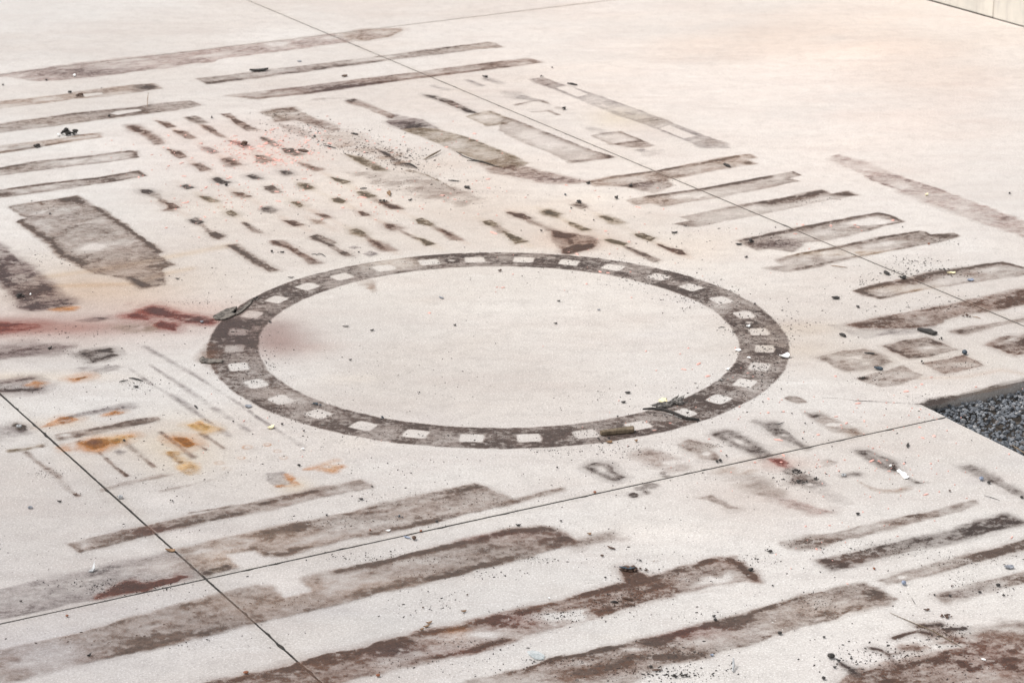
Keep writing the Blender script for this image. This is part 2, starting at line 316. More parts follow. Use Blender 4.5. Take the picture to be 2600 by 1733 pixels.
BM = [
 ('11',[(-258,690),(-193,685),(0,810),(127,880),(210,917),(127,930),(0,862),(-150,760)],'grey',.45,.3,'longest small mark, touching the ring side at left'),
 ('11',[(150,650),(250,650),(300,682),(450,770),(600,850),(500,856),(400,790),(280,712),(180,682)],'brown',.5,.1,'second long small mark behind the ring from the left'),
 ('11',[(500,610),(560,590),(720,655),(735,668),(700,680),(780,730),(900,785),(820,795),(720,730),(600,655),(530,640)],'grey',.5,.1,'third long small mark behind the ring with a double head'),
 ('11',[(875,545),(930,535),(1005,575),(980,600),(900,580)],'olive',.35,.5,'round headed mark above the darker grey oval'),
 ('11',[(1040,640),(1130,660),(1280,730),(1160,732),(1100,692)],'brown',.5,.1,'wedge tail below the round headed mark near the grey ovals'),
 ('11',[(1190,490),(1260,500),(1328,530),(1250,545),(1200,522)],'brown',.5,.3,'half filled round headed mark, centre of the nearest row'),
 ('11',[(1470,620),(1540,630),(1645,675),(1570,688)],'olive',.45,.1,'wedge tail below the half filled round headed mark'),
 ('11',[(1468,455),(1520,440),(1622,485),(1600,507),(1500,490)],'olive',.4,.4,'round headed mark with a pale crescent, upper middle of the nearest row'),
 ('11',[(1700,545),(1780,570),(1892,640),(1790,637),(1750,590)],'brown',.5,.1,'boot shaped wedge tail near the top of the ring'),
 ('11',[(2088,470),(2150,460),(2228,495),(2190,517),(2110,497)],'olive',.15,.6,'open oval mark with a pink spot straight behind the ring'),
 ('11',[(2260,552),(2353,592),(2495,650),(2380,677),(2330,622)],'olive',.5,.1,'wedge tail below the open oval mark behind the ring'),
 ('21',[(-30,390),(90,398),(182,440),(130,453),(30,427)],'brown',.4,.4,'dark lipped oval mark in the row right of the open oval'),
 ('21',[(280,375),(330,363),(432,400),(410,427),(310,407)],'olive',.5,.2,'filled brown oval mark right of the dark lipped one'),
 ('21',[(510,470),(570,480),(722,545),(640,557),(550,512)],'olive',.4,.1,'pale wedge tail above the big brown fan stain'),
 ('21',[(558,320),(620,288),(692,335),(640,352)],'grey',.25,.2,'faint oval mark under a black clod'),
 ('21',[(810,420),(860,420),(1022,478),(930,493),(850,452)],'olive',.45,.15,'pale wedge with a dark rim, rightmost of its row'),
 ('21',[(840,635),(900,630),(1062,670),(1030,692),(900,665)],'olive',.7,.2,'dark moustache shaped mark right of the brown fan stain'),
 ('21',[(1040,700),(1090,715),(1200,760),(1385,825),(1300,846),(1150,765)],'grey',.45,.1,'long wedge tail pointing at the upper right of the ring'),
 ('21',[(1120,585),(1200,578),(1315,620),(1270,647),(1160,612)],'olive',.3,.55,'open slit mark right of the moustache shaped one'),
 ('21',[(1330,675),(1450,718),(1560,728),(1605,775),(1530,775),(1400,712)],'brown',.5,.1,'last wedge tail at the right of the small marks'),
 ('21',[(358,550),(500,575),(720,610),(770,650),(740,720),(640,740),(510,772),(465,768),(430,690),(372,600)],'brown',.55,.1,'large brown fan stain touching the far edge of the ring'),
 ('11',[(60,345),(110,338),(178,365),(140,382),(80,372)],'dark',.3,.5,'small dark lipped oval, second row near the left'),
 ('11',[(240,460),(340,460),(445,500),(350,512)],'brown',.45,.1,'pale brown wedge, second row near the left'),
 ('11',[(325,295),(380,287),(442,320),(400,337)],'olive',.35,.5,'small horseshoe oval in the middle rows'),
 ('11',[(550,400),(620,400),(702,435),(640,442)],'brown',.45,.1,'brown wedge below the small horseshoe oval'),
 ('11',[(520,458),(600,455),(610,485),(550,488)],'tan',.4,.0,'faint tan blotch under the brown wedge of the middle rows'),
 ('11',[(695,262),(760,250),(828,280),(790,300),(720,287)],'olive',.35,.6,'clear olive horseshoe oval in the middle rows'),
 ('11',[(935,378),(980,372),(1052,415),(970,417)],'brown',.65,.1,'small solid brown wedge right of centre in the middle rows'),
 ('11',[(942,200),(1010,193),(1078,235),(1030,248),(960,227)],'olive',.45,.3,'frayed oval mark under a small black loop'),
 ('11',[(1120,290),(1200,283),(1335,352),(1240,352),(1170,317)],'brown',.55,.1,'brown wedge with a black scrap at its head'),
 ('11',[(78,150),(150,138),(247,200),(160,212),(100,182)],'grey',.4,.1,'solid pale grey wedge in the upper rows'),
 ('11',[(405,118),(470,125),(542,165),(460,174),(420,150)],'olive',.6,.1,'solid olive wedge in the upper rows'),
 ('11',[(685,62),(760,75),(872,105),(800,122),(720,92)],'olive',.45,.1,'tan wedge with a dark head in the upper rows'),
 ('11',[(218,5),(290,3),(337,30),(280,44)],'dark',.25,.6,'small open dark oval in the upper rows'),
 ('01',[(1298,180),(1360,176),(1422,205),(1370,222),(1310,207)],'dark',.2,.6,'leftmost open oval mark beside the large grey patch'),
 ('01',[(1500,290),(1590,300),(1655,342),(1600,350),(1590,372),(1510,368),(1550,335)],'brown',.5,.1,'brown wedge with a reddish foot beside the large grey patch'),
 ('01',[(1658,145),(1710,128),(1787,158),(1720,172)],'dark',.2,.6,'thin open oval above the wedge with the reddish foot'),
 ('01',[(1822,235),(1920,240),(2025,285),(1930,292),(1870,267)],'olive',.4,.3,'pointed olive leaf shaped mark in the left rows'),
 ('01',[(1738,455),(1800,438),(1867,475),(1810,497),(1760,477)],'dark',.15,.7,'clearest open oval ring mark in the left rows'),
 ('01',[(1912,575),(1980,562),(2055,600),(2010,633),(1930,602)],'grey',.55,.15,'grey drop shaped mark below the clearest open oval'),
 ('01',[(2070,385),(2120,366),(2193,405),(2140,422),(2085,407)],'olive',.15,.65,'open olive oval right of the clearest one'),
 ('01',[(2240,480),(2290,500),(2385,572),(2320,565)],'grey',.4,.15,'small grey tail below the open olive oval'),
 ('01',[(1958,80),(2000,65),(2050,90),(2127,110),(2040,127),(1980,107)],'dark',.65,.2,'black scruffy mark in the left rows with a grain below it'),
 ('01',[(2150,203),(2220,208),(2308,240),(2230,250)],'brown',.4,.3,'thin pointed brown leaf mark right of the scruffy one'),
 ('01',[(2268,50),(2320,38),(2395,75),(2330,77)],'dark',.35,.5,'dark half oval just left of the upper rows'),
 ('00',[(1168,1155),(1250,1150),(1310,1188),(1360,1215),(1520,1322),(1430,1328),(1370,1270),(1300,1218),(1230,1210)],'brown',.6,.1,'long jointed brown mark, first of the far row'),
 ('00',[(1440,1115),(1530,1120),(1612,1165),(1540,1177)],'brown',.45,.1,'reddish headed mark, second of the far row'),
 ('00',[(1600,1200),(1700,1210),(1812,1270),(1740,1282),(1650,1242)],'brown',.65,.1,'solid brown lozenge under the reddish headed mark'),
 ('00',[(1703,1080),(1790,1070),(1902,1130),(1830,1142),(1760,1117)],'grey',.55,.1,'grey lozenge, third of the far row'),
 ('00',[(1850,1150),(1930,1165),(2065,1265),(2000,1252),(1900,1192)],'brown',.4,.1,'reddish brown tail below the grey lozenge'),
 ('00',[(2025,1050),(2110,1043),(2180,1100),(2353,1185),(2400,1197),(2280,1210),(2180,1152),(2120,1090)],'brown',.5,.1,'long brown mark with a pale blurred head, fourth of the far row'),
 ('00',[(1545,1375),(1640,1388),(1722,1440),(1650,1457),(1580,1412)],'brown',.55,.1,'brown smudge, first of the second far row'),
 ('00',[(1835,1345),(1900,1350),(2015,1400),(1950,1412)],'pink',.5,.1,'faint pink grey smudge, second of the second far row'),
 ('00',[(2100,1295),(2200,1300),(2310,1350),(2240,1368)],'red',.35,.1,'reddish scruffy smudge among pink flecks'),
 ('00',[(1768,1508),(1840,1500),(1940,1560),(1850,1575)],'brown',.45,.15,'grey brown smudge in the third far row'),
 ('00',[(2060,1465),(2110,1453),(2203,1515),(2120,1528)],'brown',.6,.2,'dark smudge with pink flecks in the third far row'),
 ('10',[(35,1258),(100,1268),(225,1340),(170,1348),(80,1302)],'grey',.4,.1,'thin broken grey mark near the brown crumbs'),
 ('10',[(0,1428),(60,1430),(200,1470),(50,1505),(0,1490)],'brown',.45,.1,'soft mauve smudge with a pink rim'),
 ('10',[(240,1368),(330,1368),(432,1420),(350,1432),(270,1412)],'grey',.5,.1,'dark grainy smudge right of the mauve one'),
 ('10',[(400,1498),(480,1520),(630,1562),(540,1575)],'brown',.5,.1,'brown olive smudge in the upper middle rows'),
 ('10',[(820,1418),(950,1440),(1210,1567),(1100,1570),(900,1472)],'olive',.6,.1,'olive brown diagonal streak in the upper middle'),
 ('10',[(1110,1375),(1200,1400),(1300,1470),(1480,1550),(1300,1512),(1200,1442)],'dark',.4,.1,'gritty dark diagonal streak beside the olive brown one'),
]
for t_, pl, cc, dd, ee, lb in BM:
    cx_, cy_ = np.mean(pl, 0)
    if 'fan stain touching' in lb: continue
    washl(t_, [(cx_ - 120, cy_ - 58), (cx_ + 160, cy_ + 76)], .026, {'grey': (.88, .84, .82), 'dark': (.86, .82, .79), 'olive': (.88, .83, .75)}.get(cc, (.86, .76, .70)), .42)
wash('00', 2000, 1250, 800, 200, (.97, .90, .87), .8)
wash('10', 200, 1400, 600, 200, (.98, .90, .87), .8)
wash('11', 500, 350, 800, 260, (.97, .92, .88), .7)
wash('01', 1900, 350, 500, 250, (.96, .92, .88), .6)
wash('21', 300, 450, 700, 200, (.96, .92, .88), .6)
wash('21', 1700, 700, 900, 200, (1.0, .95, .90), .6)
wash('01', 600, 1000, 1500, 260, (.92, .86, .80), .6)
wash('22', 1300, 1100, 900, 200, (.94, .91, .90), .7)
_r = np.random.RandomState(12)
for _ in range(46):                        # scuffs and rubbed patches
    _x, _y = _r.rand() * 2600, 60 + _r.rand() * 1650
    wash('00', _x * K, _y * K, 90 + 260 * _r.rand(), 25 + 60 * _r.rand(), [(1.10, 1.10, 1.10), (.91, .88, .86), (.93, .93, .95), (1.08, 1.06, 1.02)][_r.randint(4)], .35 + .45 * _r.rand())
for _l, _p in ((JA, .05), (JB, .05), (JC, .04), (JD, .05)):
    washes.append(('l', np.array([_l[0] - _l[1] * 14, _l[0] + _l[1] * 14]), _p, 0, np.array((.90, .88, .85)), .6))
def wash_at(g):
    p = px_of(g); c = np.ones((len(g), 3)); n = fb(g, .5, 3, 4, 1.6)
    for k, a, rx, ry, col, amt in washes:
        if k == 'e': f = np.exp(-(((p[:, 0] - a[0]) / rx)**2 + ((p[:, 1] - a[1]) / ry)**2))
        else: f = np.exp(-(line_d(g, a) / rx)**2)
        f = np.clip(f * amt * (.55 + .9 * n), 0, 1)[:, None]
        c = c * (1 - f + f * col)
    c *= 1 - .10 * sm(fb(g, 1.6, 11, 4, 1.2), .35, .75)[:, None] * np.array([.7, 1, 1.2])
    return np.clip(c, 0, 1.5)
pavement = add(bpy.data.objects.new('concrete_pavement', None))
tag(pavement, 'pale weathered concrete pavement cast in large slabs with narrow joints', kind='structure')
def quad_grid(c, step, jit=.0012):         # c: four corners 00,10,11,01
    c = [np.asarray(q, float) for q in c]
    nu = max(2, int(max(np.linalg.norm(c[1] - c[0]), np.linalg.norm(c[2] - c[3])) / step)); nv = max(2, int(np.linalg.norm(c[3] - c[0]) / step))
    u = np.linspace(0, 1, nu + 1)[None, :, None]; v = np.linspace(0, 1, nv + 1)[:, None, None]
    g = ((c[0] * (1 - u) + c[1] * u) * (1 - v) + (c[3] * (1 - u) + c[2] * u) * v)
    return g, nu, nv
def slab(quads, step=.035, gap=.0055, label=None):
    Vs, Fs, base = [], [], 0
    for q, open_sides in quads:
        g, nu, nv = quad_grid(q, step); g = g.copy()
        du = (g[:, -1] - g[:, 0]); du = du / np.linalg.norm(du, axis=-1, keepdims=True)
        dv_ = (g[-1] - g[0]); dv_ = dv_ / np.linalg.norm(dv_, axis=-1, keepdims=True)
        r = np.random.RandomState(int(abs(q[0][0] * 100)) + 5)
        def ch(n): return (gap * (.75 + .3 * r.rand(n) + .5 * np.interp(np.arange(n), np.arange(0, n + 9, 9), r.rand(len(np.arange(0, n + 9, 9))))) + .006 * (r.rand(n) > .97))[:, None]
        # each closed side is pulled in by half the joint width, with a slightly broken edge
        if 0 not in open_sides: g[0] += dv_ * ch(nu + 1)
        if 2 not in open_sides: g[-1] -= dv_ * ch(nu + 1)
        if 3 not in open_sides: g[:, 0] += du * ch(nv + 1)
        if 1 not in open_sides: g[:, -1] -= du * ch(nv + 1)
        P = g.reshape(-1, 2); V = np.c_[P, np.zeros(len(P))]
        idx = np.arange(len(P)).reshape(nv + 1, nu + 1); q0 = base
        Vs.append(V); base += len(V)
        Fs.append(np.stack([idx[:-1, :-1], idx[:-1, 1:], idx[1:, 1:], idx[1:, :-1]], -1).reshape(-1, 4) + q0)
        for side, rim in ((0, idx[0]), (1, idx[:, -1]), (2, idx[-1][::-1]), (3, idx[:, 0][::-1])):
            if side in open_sides: continue
            lo = V[rim].copy(); lo[:, 2] = -.14; li = np.arange(len(rim)) + base
            Vs.append(lo); base += len(lo); tp = rim + q0
            Fs.append(np.stack([li[:-1], li[1:], tp[1:], tp[:-1]], -1))
    V = np.concatenate(Vs); F = np.concatenate(Fs)
    a, b, c = V[F[0, 0]], V[F[0, 1]], V[F[0, 2]]
    if np.cross(b - a, c - a)[2] < 0: F = F[:, ::-1]
    me = mesh_np('concrete_slab', V, np.ascontiguousarray(F), CONC); cattr(me, 'wash', wash_at(V[:, :2]))
    o = add(bpy.data.objects.new('concrete_slab', me)); o.parent = pavement
    if label: o['label'] = label
    return o
X = isect
def cellq(u0, u1, v0, v1): return [X(u0, v0), X(u1, v0), X(u1, v1), X(u0, v1)]
# u runs left to right across the dA joints, v from the near to the far dC joints
slab([(cellq(JB, E2, JC, E1), (1, 2)), (cellq(JB, E2, E1, JD), (0, 1)), (cellq(E2, G3, E1, JD), (1, 3)), (cellq(G3, JA, E1, JD), (3,))], .026, label='middle slab that carries the ring mark, cut back around the gravel bed')
slab([(cellq(JA, WL2, JC, JD), ())], .05, label='cream coloured slab between the long joint and the wall')
slab([(cellq(JB, JA, JD, FARL), ())], .06)
slab([(cellq(JA, WL2, JD, FARL), ())], .1)
slab([(cellq(LEFT1, JB, JC, JD), ())], .035)
slab([(cellq(LEFT1, JB, JD, FARL), ())], .08)
slab([(cellq(LEFT2, LEFT1, JC, JD), ())], .1)
slab([(cellq(LEFT2, LEFT1, JD, FARL), ())], .15)
slab([(cellq(LEFT1, JB, NEARL, JC), ())], .05)
slab([(cellq(LEFT2, LEFT1, NEARL, JC), ())], .15)
slab([(cellq(JB, E2, NEARL, JC), ())], .035, label='near slab with the long dark parallel bars')
slab([(cellq(G3, JA, JC, E1), (2,))], .1)
slab([(cellq(G3, JA, NEARL, JC), ())], .1)
slab([(cellq(JA, WL2, NEARL, JC), ())], .15)
bed = mesh_np('ground', [(-150, -60, -.13), (150, -60, -.13), (150, 300, -.13), (-150, 300, -.13)], [(0, 1, 2, 3)], M['soil'])
tag(add(bpy.data.objects.new('ground', bed)), 'dark soil showing at the bottom of the slab joints', kind='structure')
for l, a, b in ((JA, NEARL, FARL), (JB, NEARL, FARL), (JC, LEFT1, E2), (JD, LEFT1, WL2)): JOINTS.append((X(l, a), X(l, b)))
def dark_strip(a, b, wd, z):  # near-black strip added so the joint stays dark where daylight enters the gap
    d = (b - a) / np.linalg.norm(b - a); n = np.array([-d[1], d[0]]) * wd
    me = mesh_np('joint_dark_strip', [(*(p + q), z) for p, q in ((a, -n), (b, -n), (b, n), (a, n))], [(0, 1, 2, 3)], STRIPM)
    o = add(bpy.data.objects.new('joint_dark_strip', me)); o.parent = pavement
STRIPM = simple('joint_dark_strip', (.012, .011, .010), (.035, .03, .024), 40, .9)
for k, (a, b) in enumerate(JOINTS[:3]): dark_strip(a, b, .012, -.0016 - .0004 * k)
def in_joint(g, wd=.006):
    r = np.zeros(len(g), bool)
    for a, b in JOINTS: r |= segd(g, a, b) < wd
    return r

# ------------------------------------------------------------------ concrete wall at the far right
def wall_build():
    root = add(bpy.data.objects.new('concrete_wall', None)); c0 = X(WL2, JD)
    d = dA / np.linalg.norm(dA); nrm = np.array([-d[1], d[0]])
    if nrm @ np.array([1, .3]) < 0: nrm = -nrm
    seam = ground_of([(2530, 45)])[0]; s0 = (seam - WL2[0]) @ d; p0 = WL2[0] + d * s0
    root.location = (p0[0], p0[1], 0)
    tag(root, 'pale concrete panel wall standing along the top right edge of the pavement', 'wall')
    def box(name, s_a, s_b, z0, z1, t0, t1, mat, bev=.006):
        bm = bmesh.new()
        cs = [(s_a, t0), (s_b, t0), (s_b, t1), (s_a, t1)]
        v = [bm.verts.new((*(d * s + nrm * t), z)) for z in (z0, z1) for s, t in cs]
        for f in ((0, 1, 2, 3), (4, 5, 6, 7), (0, 1, 5, 4), (1, 2, 6, 5), (2, 3, 7, 6), (3, 0, 4, 7)): bm.faces.new([v[i] for i in f])
        bmesh.ops.recalc_face_normals(bm, faces=bm.faces)
        if bev: bmesh.ops.bevel(bm, geom=bm.edges[:], offset=bev, segments=1, affect='EDGES')
        me = bpy.data.meshes.new(name); bm.to_mesh(me); bm.free(); me.materials.append(mat)
        o = add(bpy.data.objects.new(name, me)); o.parent = root; return o
    for k in range(-5, 5):
        a = k * 2.4
        box('panel', a + .006, a + 2.4 - .006, .003, .95, .0 + .003 * (k % 3), .18, WALLM)
    box('backing', -12, 12, -.01, .94, .03, .16, M['soil'], 0)
    box('coping', -12.02, 12.02, .955, 1.03, -.03, .21, WALLM)
m, t = nodes('wall_concrete'); L = t.links.new
pos = N(t, 'ShaderNodeNewGeometry').outputs['Position']
c = mixc(t, mrange(t, noise(t, pos, 3, 5), .35, .65, 0, 1), (.68, .635, .56), (.58, .55, .49))
mp = N(t, 'ShaderNodeMapping'); mp.inputs['Scale'].default_value = (9, 9, .8); L(pos, mp.inputs['Vector'])
c = mixc(t, mrange(t, noise(t, mp.outputs[0], 1.5, 4, .6), .45, .75, 0, .5), c, (.34, .31, .29))
b = N(t, 'ShaderNodeBsdfPrincipled'); L(c, b.inputs['Base Color']); b.inputs['Roughness'].default_value = .8
L(b.outputs[0], N(t, 'ShaderNodeOutputMaterial').inputs[0]); WALLM = m
wall_build()
# the dark wall backing closes the narrow crack between pavement and wall

# ------------------------------------------------------------------ gravel bed
def gravel_build():
    rnd = np.random.RandomState(4)
    quad = cellq(E2, G3, JC, E1); far0 = X(E2, E1)
    # rectangle beyond the slab edge, towards the camera along E2
    du = (X(G3, E1) - far0); Lu = np.linalg.norm(du); du /= Lu; dvn = dA / np.linalg.norm(dA); Lv = 3.2
    ico = bmesh.new(); bmesh.ops.create_icosphere(ico, subdivisions=1, radius=1)
    bv = np.array([v.co[:] for v in ico.verts]); bf = np.array([[v.index for v in f.verts] for f in ico.faces]); ico.free()
    shapes = []
    for k in range(14):
        q = bv * (1 + .22 * rnd.randn(len(bv), 1)) * np.array([1, .8 + .3 * rnd.rand(), .55 + .25 * rnd.rand()]); shapes.append(q)
    V, F, C = [], [], []; b0 = 0
    pal = np.array([(.05, .058, .07), (.085, .095, .112), (.13, .14, .155), (.20, .205, .215), (.033, .037, .044), (.13, .11, .10), (.25, .245, .24)])
    for layer, n in ((0, 4600), (1, 3700)):
        for i in range(n):
            s, q = rnd.rand() * Lu, rnd.rand() * Lv
            if q > 2.2 and rnd.rand() < .3: continue
            r = .009 + .009 * rnd.rand()**1.8
            s = min(max(s, r), Lu - r); q = min(max(q, r), Lv - r)
            p = far0 + du * s + dvn * q
            sh = shapes[rnd.randint(14)] * r
            A = Matrix.Rotation(rnd.rand() * 6.28, 3, 'Z') @ Matrix.Rotation(rnd.randn() * .5, 3, 'X') @ Matrix.Rotation(rnd.randn() * .5, 3, 'Y')
            z = -.060 + layer * .011 + rnd.randn() * .004 + .006 * math.sin(s * 9) * math.cos(q * 7)
            V.append(sh @ np.array(A).T + np.array([p[0], p[1], z])); F.append(bf + b0); b0 += len(bv)
            cc = pal[rnd.choice(7, p=(.24, .28, .2, .1, .1, .04, .04))] * (.8 + .5 * rnd.rand()); C.append(np.repeat(cc[None], len(bv), 0))
    m, t = nodes('gravel'); L = t.links.new
    a = N(t, 'ShaderNodeAttribute', attribute_name='col').outputs['Color']
    pos = N(t, 'ShaderNodeNewGeometry').outputs['Position']
    b = N(t, 'ShaderNodeBsdfPrincipled'); L(mixc(t, mrange(t, noise(t, pos, 160, 3, .7), .35, .65, 0, .7), a, mixc(t, .5, a, (.30, .31, .33))), b.inputs['Base Color']); b.inputs['Roughness'].default_value = .6
    L(b.outputs[0], N(t, 'ShaderNodeOutputMaterial').inputs[0])
    me = mesh_np('gravel', np.concatenate(V), np.concatenate(F), m); cattr(me, 'col', np.concatenate(C))
    tag(add(bpy.data.objects.new('gravel', me)), 'bed of small dark blue grey gravel stones set below the slab edge', 'gravel', kind='stuff')
gravel_build()

# ------------------------------------------------------------------ residue marks: thin sheets lying on the slabs
PAL = dict(grey=(.195, .142, .112), dark=(.085, .058, .047), brown=(.175, .095, .06), tan=(.32, .235, .175), olive=(.23, .18, .11), red=(.26, .06, .04),
           purple=(.135, .085, .08), pink=(.36, .28, .26), orange=(.50, .20, .015), yellow=(.62, .40, .12), cool=(.23, .215, .22), redbrown=(.19, .07, .045), sand=(.42, .34, .27))
SHEETS = []                                # bounding boxes with their level, so that overlapping sheets never share a plane
def level(lo, hi):
    l = 1
    while any(q[2] == l and q[0][0] < hi[0] and q[1][0] > lo[0] and q[0][1] < hi[1] and q[1][1] > lo[1] for q in SHEETS): l += 1
    SHEETS.append((lo, hi, l)); return .0008 + l * .0006
def sheet(name, g, nx, den, col, meta, mat=None, origin=None):
    jd = np.full(len(g), 9.)
    for a, b in JOINTS: jd = np.minimum(jd, segd(g, a, b))
    den = den * (1 - .8 * np.exp(-(jd / .0065)**2))
    ny = len(g) // nx; idx = np.arange(len(g)).reshape(ny, nx)
    F = np.stack([idx[:-1, :-1], idx[:-1, 1:], idx[1:, 1:], idx[1:, :-1]], -1).reshape(-1, 4)
    ok = den[F].max(1) > .035
    F = F[ok]
    if not len(F): print('EMPTY', meta); return None
    used, inv = np.unique(F, return_inverse=True); F = inv.reshape(F.shape)
    g, den, col = g[used], den[used], col[used]
    lo, hi = g.min(0), g.max(0); z = level(lo, hi); c = (lo + hi) / 2
    me = mesh_np(name, np.c_[g - c, .0014 * np.clip(den, 0, 1.2) * (.4 + 1.2 * fb(g, .018, 77, 2))], F, mat or RES); fattr(me, 'den', den); cattr(me, 'col', col)
    o = add(bpy.data.objects.new(name, me)); o.location = (c[0], c[1], z)
    tag(o, meta[0], meta[1], meta[2] if len(meta) > 2 else None); return o
SEED = [0]
def S(name, label, t, poly=None, c='grey', d=.4, e=0., ew=.03, s=.012, rough=.014, holes=(), spots=(), strokes=(), tints=(), lines=None, lw=.01, step=None, group=None, cat='stain', big=1.35, vary=.16):
    """one residue mark. poly: outline; spots: (x,y,rx,ry,amount); strokes: (pts,width m,amount); tints: (x,y,rx,ry,colour,amount); lines+lw: streak marks"""
    SEED[0] += 13; sd0 = SEED[0]
    polys = [G(t, poly)] if poly is not None else []
    lns = [G(t, l) for l in (lines or [])]
    al = np.concatenate(polys + lns); pad = max(.035, 4.5 * s + rough, lw * 2.2 if lns else 0)
    lo, hi = al.min(0) - pad, al.max(0) + pad
    if step is None: step = .0055 if max(hi - lo) < .9 else .008
    lo = np.maximum(lo, [-4.6, 8.6]); hi = np.minimum(hi, [4.9, 24])
    xs = np.arange(lo[0], hi[0] + step, step); ys = np.arange(lo[1], hi[1] + step, step)
    g = np.stack(np.meshgrid(xs, ys), -1).reshape(-1, 2)
    sd = np.full(len(g), -1e3)
    for p in polys: sd = np.maximum(sd, poly_sd(g, p))
    for p in lns: sd = np.maximum(sd, lw - line_d(g, p))
    keep = sd > -pad
    p = px_of(g); q = (p - np.array([650 * int(t[0]), 433 * int(t[1])])) * K
    n1 = fb(g, .05, sd0, 4, 1.8); nb = fb(g, vary, sd0 + 3, 4, 2.0); n3 = fb(g, .02, sd0 + 5, 3, 1.3)
    wob = (n1 - .5) * 2 * rough
    sv = s * (.55 + 2.6 * sm(fb(g, .30, sd0 + 21, 3), .38, .72))       # some stretches of the edge are crisp, some washed out
    base = np.clip(sm(sd + wob, -sv, sv) + (.13 if name == 'bolt_mark' else .22) * min(1, d + e) * np.exp(np.minimum(sd, 0) / (s * 2.6)), 0, 1)
    base *= sm(sd, -pad, -pad * .6)
    den = .85 * d * (1 - big * .5 + big * (sm(nb, .3, .7))) + 1.35 * e * np.exp(-np.clip(sd + wob, 0, None) / ew) * (.55 + .9 * n1)
    if d > .12: den = den + (.5 * d + .12) * sm(fb(g, .11, sd0 + 31, 4, 1.5), .54, .72) - .3 * d * sm(fb(g, .13, sd0 + 37, 4, 1.5), .56, .7)
    for pts, wd, am in strokes:
        den = den + 1.3 * am * np.exp(-(line_d(g, G(t, pts)) / wd)**2) * (.35 + 1.3 * n1)
    for x, y, rx, ry, am in spots:
        den = den + am * np.exp(-(((q[:, 0] - x) / rx)**2 + ((q[:, 1] - y) / ry)**2)) * (.6 + .8 * n1)
    for h in holes:
        hsd = poly_sd(g, G(t, h)) + (n1 - .5) * .006
        den = (den + .25 * np.exp(-np.abs(np.minimum(hsd, 0)) / .02)) * (1 - sm(hsd, -.007, .007))
    den = np.clip(den * (.86 if t[1] == '0' else 1.15), 0, 1.25) * base * (.7 + .6 * n3); den[~keep] = 0
    col = np.repeat(np.array(PAL[c])[None], len(g), 0) * (.75 + .5 * fb(g, .09, sd0 + 9, 3, 1.5))[:, None]
    for x, y, rx, ry, cc, am in tints:
        f = (am * np.exp(-(((q[:, 0] - x) / rx)**2 + ((q[:, 1] - y) / ry)**2)))[:, None]; col = col * (1 - f) + np.array(PAL[cc]) * f
    return sheet(name, g, len(xs), den, col, (label, cat, group))

